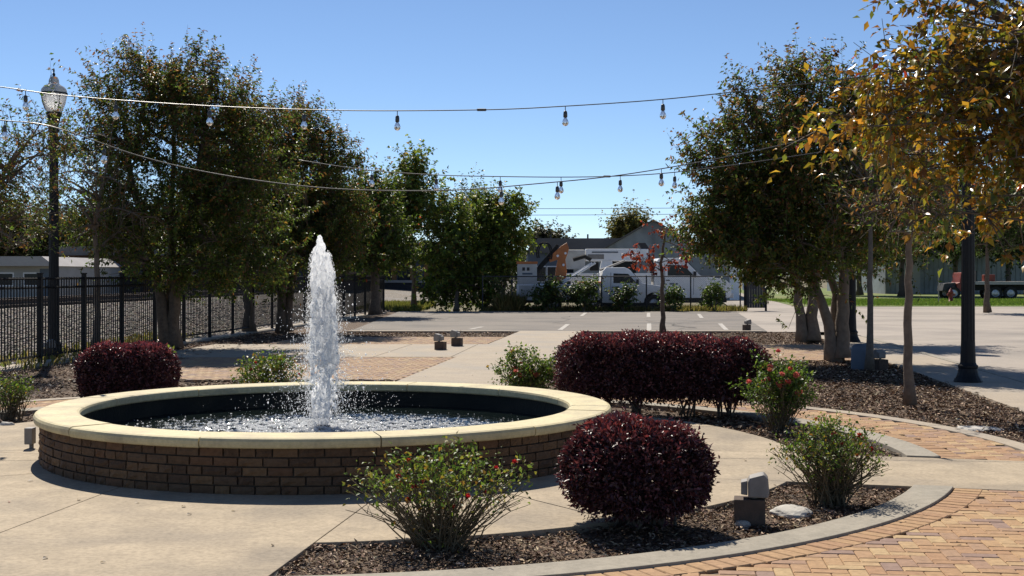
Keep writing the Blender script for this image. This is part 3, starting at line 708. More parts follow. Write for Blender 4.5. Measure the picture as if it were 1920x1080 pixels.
tree('maple_tree', 'small green tree with a few red leaves at the far end of the black fence', b,
     [([b, b+Vector((.05,0,1.4)), b+Vector((-.2,.1,3.2)), b+Vector((-.3,.2,4.6))], .2)],
     [px_lobe(690,430,50.7,75,80), px_lobe(650,470,50.7,60,60), px_lobe(720,480,50.5,55,45), px_lobe(690,370,50.7,45,40), px_lobe(660,400,50.7,60,60)], 1200, 16, (.14,.09), [(.07,.11,.02),(.11,.14,.03),(.14,.15,.035),(.05,.08,.02),(.35,.05,.02)], [4,4,3,3,.35], 24, nl=16, slen=.7)
b = gp(180, 660)
tree('young_tree', 'slim young tree with bare pale twigs beside the left lamp post', b,
     [([b, b+Vector((.03,0,1.5)), b+Vector((-.02,.0,2.6)), b+Vector((.1,.05,3.6))], .075)],
     [px_lobe(150,380,27,110,100), px_lobe(230,420,27,90,70), px_lobe(190,300,27,70,70)], 260, 7, (.075,.038), GREEN+RUST[:2], [4,3,3,2,1,1,1], 25, bark='bark_pale', nl=24, slen=.5, wild=.3)
b = Vector((-9.6, 22.6, 0))
tree('young_tree', 'sparse thin tree at the left edge behind the lamp post', b,
     [([b, b+Vector((.1,0,1.2)), b+Vector((.4,.0,2.4)), b+Vector((.9,.05,3.4))], .08)],
     [px_lobe(40,330,22.6,90,90), px_lobe(90,260,22.8,70,60), px_lobe(30,430,22.6,80,60), px_lobe(-60,330,22.6,120,140)], 620, 9, (.075,.038), GREEN+RUST[:2], [4,3,3,2,2,1.5,1.5], 26, bark='bark_pale', nl=30, slen=.5, wild=.3)

# middle distance, beyond the parking lot
def simple(name, label, x, y, lobes, seed, nsh, lps, leaf, cols, w, r_=.12, slen=.8, group=None, **kw):
    b_ = gp(x, y); c = Vector(lobes[0][:3]); top = Vector((c.x, c.y, c.z))
    return tree(name, label, b_, [([b_, b_.lerp(top, .4)+Vector((.1,0,0)), b_.lerp(top, .75), top], r_)], lobes, nsh, lps, leaf, cols, w, seed, slen=slen, nl=kw.pop('nl', 14), group=group, **kw)
YG = [(.115,.165,.03),(.165,.20,.038),(.21,.22,.045),(.075,.11,.026),(.26,.16,.04)]
simple('maple_tree', 'tall upright maple with slim trunk at the corner of the parking lot', 775, 578, [px_lobe(770,430,61.7,55,80), px_lobe(785,350,61.7,45,60), px_lobe(785,305,61.7,32,26), px_lobe(735,450,61.7,45,60), px_lobe(745,380,62,35,40)], 31, 900, 14, (.17,.12), YG, [4,4,3,3,1.4], .13, plumes=34, fill=.3, sig=.5)
simple('bushy_tree', 'dense dark bushy tree reaching the ground beside the parking lot', 855, 582, [px_lobe(850,480,60,52,80), px_lobe(835,535,59.5,50,45), px_lobe(880,545,59.5,55,36), px_lobe(830,400,60,34,50), px_lobe(862,420,60,28,40)], 32, 950, 14, (.17,.11), YG, [3,3,2,4,.7], .1, plumes=44, fill=.4, sig=.5)
simple('bushy_tree', 'bright green leafy tree next to the white truck', 940, 580, [px_lobe(945,460,61,42,60), px_lobe(920,420,61,30,55), px_lobe(962,410,61,26,45), px_lobe(925,390,61,18,24), px_lobe(925,520,60,45,55)], 33, 1000, 14, (.17,.11), YG, [4,4,3,2,.5], .1, plumes=36, fill=.3, sig=.5)
simple('far_tree', 'thin greyish tree rising behind the dense bushy tree', 885, 552, [px_lobe(880,390,100,28,45), px_lobe(885,440,100,40,60)], 34, 500, 12, (.2,.12), [(.09,.11,.05),(.13,.14,.07),(.07,.085,.04)], [1,1,1], .14, slen=1.2, wild=.2)
simple('far_tree', 'olive tree crown behind the grey gabled building', 1178, 540, [px_lobe(1180,425,150,30,18), px_lobe(1165,435,150,20,14), px_lobe(1180,450,150,30,30)], 35, 500, 12, (.35,.22), [(.16,.14,.05),(.12,.12,.04),(.19,.15,.06)], [1,1,1], .3, slen=1.6)
simple('far_tree', 'small dark tree crown above the long grey roof', 1012, 540, [px_lobe(1010,445,170,20,8), px_lobe(1030,452,170,40,10)], 36, 260, 12, (.4,.25), [(.07,.07,.05),(.09,.085,.06)], [1,1], .3, slen=1.4)
simple('evergreen_tree', 'dark evergreen tree at the right corner of the gabled building', 1340, 560, [px_lobe(1345,470,95,26,45), px_lobe(1360,450,95,24,40)], 37, 500, 12, (.25,.1), [(.03,.05,.02),(.045,.06,.025)], [1,1], .15)

# small red tree in front of the trucks
b = gp(1242, 625)
tree('red_maple', 'young tree with slim trunk and a few dark red leaves in front of the trucks', b,
     [([b, b+Vector((.01,0,.9)), b+Vector((-.03,0,1.9)), b+Vector((.06,.0,2.7))], .072)],
     [px_lobe(1205,480,35.6,32,26), px_lobe(1282,462,35.6,24,24), px_lobe(1270,490,35.6,24,14), px_lobe(1240,440,35.6,16,18)], 46, 9, (.10,.085), [(.30,.05,.03),(.22,.04,.03),(.16,.035,.03)], [2,2,1], 41, nl=8, slen=.3, up=.3, twigs=1, limbr=.016)

# right hand trees
b = gp(1570, 676)
tree('crape_myrtle', 'multi-stemmed tree at right with smooth brown trunks rising from the mulch', b,
     [([b+Vector((-.08,0,0)), b+Vector((-.2,0,.9)), b+Vector((-.42,.1,1.5)), b+Vector((-1.1,.1,3.4))], .12), ([b+Vector((.07,0,0)), b+Vector((.10,0,.9)), b+Vector((.2,.1,1.8)), b+Vector((.3,.1,4.0))], .15), ([b+Vector((.0,.15,0)), b+Vector((.05,.3,1.2)), b+Vector((-.3,.5,2.4)), b+Vector((-.5,.5,4.2))], .10)],
     [px_lobe(1480,330,24.1,150,130), px_lobe(1450,200,24.1,90,70), px_lobe(1530,190,24.1,90,85), px_lobe(1370,280,24.1,75,90), px_lobe(1390,410,24,95,90), px_lobe(1500,450,23.8,130,80), px_lobe(1610,300,24.3,120,150), px_lobe(1600,450,24.3,110,70), px_lobe(1320,330,24,50,60), px_lobe(1330,440,24,55,40), px_lobe(1690,380,24.6,90,90), px_lobe(1480,490,23.8,150,45)],
     3700, 20, (.085,.042), GREEN, [5,4,4,2.5,2], 51, slen=.5, topcol=RUST, nl=12, bark='bark_pale', up=.55, plumes=120, fill=.28)
b = gp(1512, 640)
tree('crape_myrtle', 'tree with clustered trunks behind the multi-stemmed right tree', b,
     [([b+Vector((-.1,0,0)), b+Vector((-.2,0,1.2)), b+Vector((-.5,.1,2.6)), b+Vector((-.9,.1,4.0))], .13), ([b+Vector((.12,0,0)), b+Vector((.2,0,1.2)), b+Vector((.4,.1,2.4)), b+Vector((.8,.1,4.0))], .16)],
     [px_lobe(1500,400,31.4,130,110), px_lobe(1400,440,31.4,80,70), px_lobe(1580,420,31.4,100,100), px_lobe(1660,440,31.6,90,80)], 2000, 18, (.09,.045), GREEN, [5,4,4,2.5,2], 52, slen=.55, topcol=RUST, nl=10, bark='bark_pale', plumes=50)
b = gp(1630, 694)
tree('young_tree', 'thin straight sapling trunk between the multi-stemmed tree and the right lamp post', b,
     [([b, b+Vector((.01,0,1.2)), b+Vector((.02,0,2.2)), b+Vector((.05,.0,3.0))], .062)],
     [px_lobe(1640,330,22,80,90), px_lobe(1600,380,22,70,50)], 200, 8, (.075,.038), GREEN+RUST[:3], [3,3,3,1,2,2,2,1], 53, bark='twig', nl=20, slen=.4, wild=.3)
b = gp(1705, 760)
tree('young_tree', 'slim ribbed tree with bare twigs standing in the mulch left of the right lamp post', b,
     [([b, b+Vector((-.02,0,1.0)), b+Vector((.0,0,1.7)), b+Vector((.03,.0,2.4)), b+Vector((.1,0,3.1))], .062)],
     [px_lobe(1710,320,16,90,70), px_lobe(1740,390,16,80,60), px_lobe(1670,400,16,70,50), px_lobe(1760,300,16,70,60)], 300, 6, (.07,.035), GREEN+RUST, [2,2,2,1,2,2,2,2,2,1], 54, bark='bark_pale', nl=34, slen=.4, wild=.3, up=.3)
# near tree whose branches reach in from the right
b = Vector((4.9, 8.9, 0))
AUT = [(.36,.19,.03),(.31,.15,.03),(.23,.19,.03),(.13,.155,.03),(.24,.11,.03),(.42,.27,.04),(.42,.06,.03)]
tree('autumn_tree', 'near tree with large orange and green leaves reaching in from the right edge', b,
     [([b, b+Vector((.0,0,1.1)), b+Vector((-.3,-.1,2.0)), b+Vector((-1.2,-.3,3.0))], .10), ([b+Vector((.1,.1,0)), b+Vector((.15,0,1.2)), b+Vector((.1,.1,2.4)), b+Vector((-.2,.1,3.8))], .11)],
     [px_lobe(1850,150,8.2,130,170,.8), px_lobe(1740,210,8.0,120,90,.55), px_lobe(1640,230,7.9,90,75,.4), px_lobe(1860,285,8.1,100,65,.5), px_lobe(1730,280,8.0,70,40,.35), px_lobe(1950,100,8.4,180,260,1.0), px_lobe(1760,80,8.3,75,60,.4), px_lobe(1790,390,7.8,36,24,.15), px_lobe(1640,185,7.9,70,50,.3), px_lobe(1590,240,7.9,60,60,.3), px_lobe(1690,150,8.0,90,70,.4), px_lobe(1900,-80,8.6,260,120,1.1), px_lobe(2050,250,8.5,160,230,1.0), px_lobe(1860,470,7.7,70,14,.15)],
     900, 15, (.064,.034), AUT, [4,2.5,5,5.5,2.2,3,.12], 61, plumes=90, fill=.3, vexp=.5, sig=.2, slen=.24, up=.1, spread=.5, nl=46, leafm='leaf_big', bark='bark', tr=.05, limbr=.02, wild=.1, droop=.3, shell=.6)

# ------------------------------------------------------------------ clipped maroon shrubs
MAR = [(.085,.034,.040),(.066,.028,.033),(.11,.044,.049),(.045,.022,.024),(.15,.062,.066)]
def shrub(name, label, c, lobes, n, leaf, seed, group=None, cols=MAR, w=(4,4,3,3,1.2), leafm='leaf_maroon', stems=14, zlo=.14, pw=2.6, topred=None):
    """lobes (dx,dy,cz,rx,ry,rz) about the base point c: superellipsoid shells of small leaves"""
    rg = np.random.default_rng(seed); c = Vector(c); T = thing(name, label, 'shrub', c, 0, group)
    lob = np.array(lobes, float); area = (lob[:,3]*lob[:,5]+lob[:,4]*lob[:,5]+lob[:,3]*lob[:,4]); k = rg.choice(len(lob), n, p=area/area.sum())
    d = norm(rg.normal(size=(n, 3)))
    s = (np.abs(d)**pw).sum(1)**(-1/pw)
    lump = 1+.07*np.sin(d[:,0]*7+k*2.1)*np.sin(d[:,2]*6+k)+.035*np.sin(d[:,1]*13+d[:,0]*11+k)
    dep = 1-np.minimum(rg.exponential(.10, n), .75)+np.where(rg.random(n) < .10, rg.exponential(.028, n), 0)
    fill = rg.random(n) < .30; dep = np.where(fill, rg.random(n)**.4*.86, dep)
    dl = d*(s*lump*dep)[:, None]
    P = lob[k, :3]+dl*lob[k, 3:]
    # keep only leaves that are not deep inside another lobe, thin out close to the ground
    keep = np.ones(n, bool)
    for i in range(len(lob)):
        q = (np.abs((P-lob[i, :3])/lob[i, 3:])**pw).sum(1)**(1/pw); keep &= ~((k != i) & (q < .72))
    keep &= (P[:, 2] > .03) & ((P[:, 2] > zlo) | (rg.random(n) < .25*P[:, 2]/zlo))
    P = P[keep]; d = d[keep]; m = len(P); fill = fill[keep]
    D = norm(d*.8+rg.normal(0, .7, (m, 3))+np.array([0, 0, .25])); U = norm(rg.normal(0, .8, (m, 3))+d*.4+np.array([0, 0, .8]))
    sc = rg.uniform(.6, 1.3, m)*np.where(fill, 2.0, 1); C = pal(rg, m, cols, w, .3)
    C *= (1+.28*np.sin(P[:, 0]*9+seed)*np.sin(P[:, 1]*8)*np.sin(P[:, 2]*11)+.18*np.sin(P[:, 0]*23)*np.sin(P[:, 2]*19+2))[:, None]
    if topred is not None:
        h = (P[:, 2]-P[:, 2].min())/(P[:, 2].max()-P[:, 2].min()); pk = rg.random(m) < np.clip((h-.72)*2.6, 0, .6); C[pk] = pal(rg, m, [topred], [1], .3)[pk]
    link('foliage', leafmesh('foliage', P, D, U, leaf[0]*sc, leaf[1]*sc, np.clip(C, 0, 1), M[leafm], lite=True), T)
    wd = MB()
    for i in range(stems):
        j = rg.integers(len(lob)); l = lob[j]; a = rg.uniform(0, 2*PI); f = rg.uniform(.2, .75)
        p0 = Vector((l[0]+rg.normal(0, l[3]*.18), l[1]+rg.normal(0, l[4]*.18), -.03)); p2 = Vector((l[0]+l[3]*f*math.cos(a), l[1]+l[4]*f*math.sin(a), l[2]+rg.uniform(-.2, .5)*l[5]))
        wd.tube(bez(p0, p0.lerp(p2, .5)+Vector((0,0,.05)), p2, 4), [.012,.011,.009,.007,.004], 5)
    wd.build('stems', M['twig'], T, smooth=True)
    return T
c = Vector((.80, 8.42, -.02))
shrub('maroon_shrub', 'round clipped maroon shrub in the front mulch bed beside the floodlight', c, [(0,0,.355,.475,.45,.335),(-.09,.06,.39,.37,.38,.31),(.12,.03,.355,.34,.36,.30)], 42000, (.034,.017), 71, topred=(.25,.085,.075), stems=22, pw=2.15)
c = Vector((1.75, 15.1, 0))
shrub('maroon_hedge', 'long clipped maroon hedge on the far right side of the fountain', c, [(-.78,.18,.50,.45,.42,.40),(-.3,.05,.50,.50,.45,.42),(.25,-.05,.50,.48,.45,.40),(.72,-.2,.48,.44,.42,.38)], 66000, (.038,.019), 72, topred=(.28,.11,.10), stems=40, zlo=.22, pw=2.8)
c = Vector((-4.52, 15.5, 0))
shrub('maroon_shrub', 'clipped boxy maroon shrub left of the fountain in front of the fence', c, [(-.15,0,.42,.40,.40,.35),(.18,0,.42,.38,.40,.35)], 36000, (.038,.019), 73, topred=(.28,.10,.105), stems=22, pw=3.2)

# ------------------------------------------------------------------ rose bushes
def flower_mesh(col, r, seed):
    rg = np.random.default_rng(seed); n = 16
    a = np.arange(n)*2.4; el = np.linspace(1.2, .15, n)+rg.normal(0, .08, n)
    D = np.stack([np.cos(a)*np.cos(el), np.sin(a)*np.cos(el), np.sin(el)], 1); P = D*r*.12
    U = np.stack([-np.cos(a)*np.sin(el), -np.sin(a)*np.sin(el), np.cos(el)], 1)
    return leafmesh('flower', P, D, U, np.full(n, r)*rg.uniform(.8, 1.1, n), np.full(n, r*.95), pal(rg, n, [col], [1], .25), M['petal'], curl=-.2)
FRED = [flower_mesh((.55,.03,.035), .022, 1), flower_mesh((.50,.05,.04), .017, 2)]
FPINK = [flower_mesh((.75,.25,.19), .042, 3), flower_mesh((.70,.18,.15), .034, 4)]
RL = [(.10,.155,.03),(.075,.12,.026),(.15,.20,.04),(.22,.20,.045),(.05,.08,.022),(.25,.14,.035)]
def rose(label, c, W, Dp, H, nst, nlf, leaf, seed, flowers, nf, bare=.4, w=(4,4,3,1.5,2,.6), fl_at=None, lean=0, group='rose bushes around the fountain', sr=.0042):
    rg = np.random.default_rng(seed); c = Vector(c); T = thing('rose_bush', label, 'rose bush', c, 0, group); wd = MB(); tips = []; pts_all = []
    for i in range(nst):
        a = rg.uniform(0, 2*PI); f = rg.random()**.55
        dx, dy = W*f*math.cos(a), Dp*f*math.sin(a); h = H*(1-.36*f*f)*rg.uniform(.55, 1.1)
        p0 = Vector((rg.normal(0, .05)+dx*.12, rg.normal(0, .05)+dy*.12, -.04)); p2 = Vector((dx+lean*h, dy, h))
        p1 = Vector((dx*.42+rg.normal(0, .07), dy*.42+rg.normal(0, .05), h*.55)); pl = bez(p0, p1, p2, 5)
        pl = [p+Vector(rg.normal(0, .008, 3)) for p in pl]
        wd.tube(pl, [sr*1.3, sr*1.2, sr, sr*.8, sr*.6, sr*.4], 4, cap=False); tips.append((p2, (pl[-1]-pl[-2]).normalized()))
        pts_all += [(pl[-1].lerp(pl[-2], t), (pl[-1]-pl[-2]).normalized()) for t in (0, .5)]+[(pl[-2], (pl[-2]-pl[-3]).normalized())]
        for _ in range(4):
            j = rg.integers(1, 5); q0 = pl[j]; dv = Vector((rg.normal(0, .6), rg.normal(0, .6), rg.uniform(.2, 1))).normalized()
            ll = rg.uniform(.06, .2)*H/.6; q1 = q0+dv*ll
            wd.tube([q0, q0.lerp(q1, .5)+Vector(rg.normal(0, .006, 3)), q1], [sr*.7, sr*.55, sr*.3], 3, cap=False); tips.append((q1, dv)); pts_all += [(q1, dv), (q0.lerp(q1, .5), dv)]
    wd.build('stems', M['stem'], T)
    zz = np.array([p.z for p, _ in pts_all]); pr = np.clip((zz/H-bare)/(1-bare), .02, 1)**.8
    k = rg.choice(len(pts_all), nlf, p=pr/pr.sum()); P = np.array([tuple(p) for p, _ in pts_all])[k]+rg.normal(0, .026, (nlf, 3))
    dd = np.array([tuple(v) for _, v in pts_all])[k]
    D = norm(dd*.4+rg.normal(0, .7, (nlf, 3))); U = norm(rg.normal(0, .6, (nlf, 3))+np.array([0, 0, 1])); sc = rg.uniform(.55, 1.25, nlf)
    keep = P[:, 2] > .02
    link('foliage', leafmesh('foliage', P[keep], D[keep], U[keep], (leaf[0]*sc)[keep], (leaf[1]*sc)[keep], pal(rg, nlf, RL, w)[keep], M['leaf_rose']), T)
    cand = [t for t in tips if t[0].z > H*.45]
    for i in range(nf):
        p, dv = cand[rg.integers(len(cand))]
        o = bpy.data.objects.new('flower', flowers[i % 2]); COL.objects.link(o); o.parent = T; o.location = p+Vector((0, -.03, .015))
        o.rotation_euler = (rg.uniform(.2, 1.1), 0, rg.uniform(-.8, .8)); s = rg.uniform(.8, 1.25); o.scale = (s, s, s)
    return T
rose('leggy rose bush with small red flowers in front of the fountain', Vector((-.42, 7.86, -.03)), .62, .44, .58, 130, 2100, (.034,.019), 81, FRED, 14, .46, w=(3,2,4,3,1,1.2))
rose('leggy rose bush at the right end of the front bed behind the floodlight', gp(1568, 945)+Vector((0,.15,0)), .44, .38, .56, 150, 2900, (.03,.017), 82, FRED, 8, .3, w=(3,3,3,2,2,1))
rose('dense rose bush with salmon flowers at the right end of the maroon hedge', gp(1462, 806)+Vector((0,.1,0)), .42, .38, .74, 70, 3600, (.042,.026), 83, FPINK, 22, .12, w=(4,4,2,.6,3,.2))
rose('rounded green rose bush touching the left end of the maroon hedge', Vector((.22, 16.3, 0)), .50, .38, .68, 70, 3400, (.045,.028), 84, FPINK, 9, .05, w=(4,3,4,1,2,.5))
rose('low rose bush with red flowers behind the jet', Vector((-3.0, 16.4, 0)), .50, .40, .62, 70, 2600, (.045,.028), 85, FRED, 9, .1, w=(4,3,2,1.5,2,2))
rose('small pale green rose bush at the left edge beside the fountain', gp(22, 782), .28, .28, .46, 60, 1100, (.036,.022), 86, FRED, 0, .2, w=(2,3,4,2.5,1,.5))
# yellow-green shoots poking out by the left maroon shrub
b = Vector((-4.28, 15.75, 0))
rose('yellow green sucker shoots rising behind the boxy maroon shrub', b, .10, .10, .92, 9, 240, (.06,.03), 87, FRED, 0, .55, w=(0,1,3,5,0,0), group='sucker shoots')

# ------------------------------------------------------------------ stones and fallen leaves
def stone(label, c, rx_, ry_, h, seed, rz=0):
    rg = np.random.default_rng(seed); bm = bmesh.new(); bmesh.ops.create_icosphere(bm, subdivisions=3, radius=1)
    for v in bm.verts:
        f = 1+.10*math.sin(v.co.x*3+seed)+.07*math.sin(v.co.y*5+seed*2)+.03*math.sin(v.co.z*9+v.co.x*7)
        z = max(-.5, min(.75, v.co.z))
        v.co = Vector((v.co.x*rx_*f, v.co.y*ry_*f, z*h*f))
    me = bpy.data.meshes.new('flat_stone'); bm.to_mesh(me); bm.free(); me.materials.append(M['stone'])
    o = link('flat_stone', me); o.location = c; o.rotation_euler = (0, 0, rz); tag(o, label, 'stone')
stone('flat pale stone in the mulch behind the front floodlight', gp(1482, 956)+Vector((0,0,-.02)), .15, .17, .05, 1)
stone('pale round stone under the front floodlight', gp(1392, 978)+Vector((0,0,-.02)), .06, .07, .04, 2)
stone('long flat pale stone in the mulch at the right edge', gp(1838, 802)+Vector((0,0,-.03)), .27, .16, .05, 3)
stone('small grey stone beside the fountain at the left edge', gp(14, 798)+Vector((0,0,.0)), .07, .06, .05, 4)
rg = np.random.default_rng(91)
def litter(x, y, col, s, seed, lab):
    rg = np.random.default_rng(seed); p = gp(x, y)
    D = np.array([[math.cos(seed*1.7), math.sin(seed*1.7), .12]])
    me = leafmesh('fallen_leaf', np.array([[0,0,.002]]), D, np.array([[.2,.1,1.]]), np.array([s*1.3]), np.array([s*.65]), np.array([col]), M['leaf'], .12)
    o = link('fallen_leaf', me); o.location = (p.x, p.y, .008); tag(o, lab, 'leaf', 'fallen leaves on the paving')
for i, (x, y, q, lab) in enumerate([(17,943,2,'reddish fallen leaf on the concrete at the left edge'),(50,905,1,'dark curled leaf on the concrete just below the conduit box'),(150,941,0,'dry leaf on the long joint left of the fountain'),
    (262,945,0,'leftmost dry leaf along the shadow edge of the fountain'),(340,952,0,'dry leaf in the sun just below the fountain shadow, left of the middle joint'),(350,968,1,'dark leaf a little nearer than the leaves along the fountain shadow'),(442,961,0,'rightmost dry leaf along the shadow edge of the fountain'),
    (90,1048,1,'dark leaf on the concrete near the lower left corner'),(187,1057,1,'small dark leaf near the bottom edge at left'),(510,1027,0,'dry leaf on the concrete left of the front mulch bed corner'),(715,978,1,'dark leaf under the left branches of the leggy front rose'),
    (1395,865,0,'dry leaf on the concrete between the long hedge and the front floodlight'),(1708,857,0,'dry leaf at the edge of the brick and the right concrete walk'),(1690,1000,0,'dry leaf on the brick beside the curved curb'),(1800,1020,1,'dark leaf on the brick near the right edge'),(885,705,0,'dry leaf on the back walk just behind the fountain')]):
    litter(x, y, [(.16,.11,.06),(.08,.05,.03),(.30,.06,.035)][q], float(rg.uniform(.024, .042)), i+3, lab)

# ------------------------------------------------------------------ block floodlights
def floodlight(label, c, rz, s=1.0, hs=1.0, group='floodlights on brown blocks'):
    T = thing('block_floodlight', label, 'floodlight', c, rz, group); T.scale = (s, s, s)
    MB().box(-.10, .10, -.085, .085, -.05, .165).build('block', M['brownblock'], T, bevel=.008)
    MB().tube([(.03,0,.163),(.03,0,.19)], .02, 10).build('knuckle', M['grey'], T)
    h = MB().side([(-.01,.178),(.12,.178),(.125,.22),(.118,.30),(.09,.33),(.0,.305),(-.012,.28)], -.08, .08).build('lamp_head', M['grey'], T, bevel=.012)
    MB().side([(-.055,.195),(-.013,.19),(-.013,.285),(-.055,.275)], -.06, .06).build('visor', M['grey'], h, bevel=.006)
    return T
floodlight('grey floodlight on brown block in the front mulch bed', gp(1408, 978)+Vector((0,.05,-.02)), R(-10), 1.0)
floodlight('nearer of two floodlights on the pale band behind the jet', gp(826, 656), R(160), 1.05)
floodlight('farther of two floodlights on the pale band behind the jet', gp(857, 649), R(165), 1.1)
floodlight('small dark floodlight at the right corner of the parking lot', gp(1400, 619), R(20), .95)
floodlight('floodlight in the mulch beside the thin straight sapling', gp(1652, 692), R(100), 1.0)
floodlight('floodlight in the shade at the foot of the left lamp post', gp(88, 672), R(40), 1.1)
# squat utility pedestal under the right tree
T = thing('utility_pedestal', 'squat blue grey utility pedestal at the foot of the right tree', 'utility box', gp(1614, 690))
MB().lathe([(.0,.42),(.10,.41),(.15,.36),(.165,.28),(.165,-.03)], n=18).build('cover', M['bluegrey'], T, smooth=True)
MB().box(.07,.10,-.20,-.165,.0,.2).build('hasp', M['darkgrey'], T)

# ------------------------------------------------------------------ lamp posts
def lamppost(label, c, hp, globe=True, r=.085):
    T = thing('lamp_post', label, 'lamp post', c, 0, 'acorn lamp posts')
    MB().lathe([(.0,-.05),(.205,-.05),(.205,.02),(.19,.05),(.165,.09),(.145,.14),(.135,.20),(.145,.22),(.145,.245),(.125,.26),(r+.012,.29),(r,.62)], n=16).build('base', M['blackmetal'], T, smooth=False)
    mb = MB(); n = 24
    prof = []
    for z, f in [(.6,1),(hp,.82)]:
        prof.append([(r*f*(1 if k % 2 else .9)*math.cos(2*PI*k/n), r*f*(1 if k % 2 else .9)*math.sin(2*PI*k/n), z) for k in range(n)])
    mb.add(prof[0]+prof[1], [(k, (k+1)%n, n+(k+1)%n, n+k) for k in range(n)]); mb.build('pole', M['blackmetal'], T)
    if globe:
        MB().lathe([(r*.82,hp-.02),(.11,hp),(.11,hp+.03),(.085,hp+.06),(.09,hp+.12),(.13,hp+.30),(.15,hp+.34),(.155,hp+.38),(.06,hp+.385)], n=18).build('fitter', M['blackmetal'], T, smooth=True)
        z = hp+.385
        gl = MB().lathe([(.12,z),(.16,z+.04),(.215,z+.16),(.24,z+.29),(.245,z+.36)], n=24).build('globe', M['globe'], T, smooth=True)
        MB().lathe([(.247,z+.36),(.24,z+.43),(.20,z+.49),(.14,z+.52),(.10,z+.56),(.095,z+.62),(.07,z+.68),(.02,z+.70)], n=24).build('dome', M['clear'], T, smooth=True)
        MB().lathe([(.246,z+.345),(.258,z+.345),(.258,z+.375),(.246,z+.375)], n=24).build('band', M['blackmetal'], T)
        st = MB()
        for k in range(4):
            a = PI/4+k*PI/2; st.tube([((q+.005)*math.cos(a), (q+.005)*math.sin(a), z+h) for q, h in [(.155,.0),(.165,.04),(.218,.16),(.244,.29),(.25,.36)]], .008, 5)
        st.build('strap', M['blackmetal'], T)
        MB().lathe([(.0,z+.86),(.012,z+.84),(.018,z+.80),(.01,z+.77),(.028,z+.74),(.03,z+.72),(.02,z+.70),(.0,z+.695)], n=12).build('finial', M['blackmetal'], T, smooth=True)
    return T
c = gp(101, 668)
lamppost('black lamp post with acorn globe in front of the fence at left', c, at(101,210,c.y).z-.385, r=.10)
c = gp(1815, 716)
lamppost('black fluted lamp post on the sidewalk at right', c, 4.4, r=.10)
c = gp(1597, 641)
lamppost('farther black lamp post half hidden behind the right tree trunks', c, 4.4, r=.10)

# ------------------------------------------------------------------ black picket fence
fence = thing('picket_fence', 'long black metal picket fence along the railway at left', 'fence', (0,0,0))
pk = MB().box(-.009, .009, -.009, .009, .11, 1.545).mesh('picket', M['blackmetal'])
ps = MB(); ps.box(-.035,.035,-.035,.035,-.1,1.60); ps.box(-.045,.045,-.045,.045,1.60,1.625); psm = ps.mesh('post', M['blackmetal'])
ds = [23.7+1.87*k for k in range(-2, 18)]; npk = 0; restp = MB()
ang = math.atan(.097)
for i, d in enumerate(ds):
    o = bpy.data.objects.new('post', psm); COL.objects.link(o); o.parent = fence; o.location = (fx(d), d, 0); o.rotation_euler = (0,0,-ang)
    if i == len(ds)-1: break
    d2 = ds[i+1]
    for z in (.13, 1.36, 1.52): MB().tube([(fx(d),d,z),(fx(d2),d2,z)], .021, 4).build('rail', M['blackmetal'], fence)
    for k in range(1, 17):
        dd = d+(d2-d)*k/17
        if npk < 288:
            o = bpy.data.objects.new('picket', pk); COL.objects.link(o); o.parent = fence; o.location = (fx(dd), dd, 0); o.rotation_euler = (0,0,-ang); npk += 1
        else: restp.box(fx(dd)-.009, fx(dd)+.009, dd-.009, dd+.009, .11, 1.545)
if restp.v: restp.build('far_pickets', M['blackmetal'], fence, kind='stuff')
ms = MB(); ms.prism([(fx(18)-.22,18),(fx(18)+.22,18),(fx(55)+.22,55),(fx(55)-.22,55)], -.12, .012); ms.build('fence_footing', M['concrete2'], kind='structure')

# ------------------------------------------------------------------ railway
def strip(prof, d0, d1, name, mt, n=1):
    mb = MB(); q = len(prof); vs = []
    for i in range(n+1):
        d = d0+(d1-d0)*i/n
        for a, z in prof: vs.append((fx(d, a), d, z))
    mb.add(vs, [(i*q+j, (i+1)*q+j, (i+1)*q+j+1, i*q+j+1) for i in range(n) for j in range(q-1)]); return mb.build(name, mt, kind='structure')
strip([(-11.05,-.05),(-13.5,.02),(-18.5,.36),(-20.0,.46),(-27.5,.46),(-29.5,.0),(-31,-.08)], 5, 320, 'railway_bed', M['ballast'], 30)
rg = np.random.default_rng(44)
n = 30000; d = 19+rg.random(n)**1.6*42; a = -11.1-rg.random(n)*9.0; z = np.interp(-a, [11.05,13.5,18.5,20.0], [-.05,.02,.36,.46])
P = np.stack([a+.097*d, d, z+.01], 1); s = rg.uniform(.02, .05, n)*(1+(d-19)/60)
S = np.stack([s*rg.uniform(.8,1.5,n), s*rg.uniform(.8,1.5,n), s*rg.uniform(.6,1,n)], 1)
o = octas(P, S, 'ballast_stones', M['rock'], None, pal(rg, n, [(.34,.30,.26),(.24,.215,.19),(.42,.38,.33),(.15,.135,.12),(.30,.23,.17)], [3,3,2,2,1.5])); o['kind'] = 'stuff'
tag(o, 'grey crushed stone ballast behind the black fence', 'gravel')
trk = thing('railway_track', 'railway track with rusty rails on the raised ballast behind the fence', 'railway track', (0,0,0))
for a in (-21.6, -23.05):
    mb = MB(); vs = []
    for d in (5, 320):
        for x, z in [(-.07,.56),(.07,.56),(.07,.58),(.012,.60),(.012,.69),(.036,.70),(.036,.735),(-.036,.735),(-.036,.70),(-.012,.69),(-.012,.60),(-.07,.58)]: vs.append((fx(d,a)+x, d, z))
    mb.add(vs, [(i, (i+1)%12, 12+(i+1)%12, 12+i) for i in range(12)]); mb.build('rail', M['railsteel'], trk)
tm = MB().box(-1.25,1.25,-.115,.115,.44,.565).mesh('tie', M['tie'])
for k in range(160):
    d = 22+k*.6; o = bpy.data.objects.new('tie', tm); COL.objects.link(o); o.parent = trk; o.location = (fx(d,-22.3), d, 0); o.rotation_euler = (0,0,-ang)

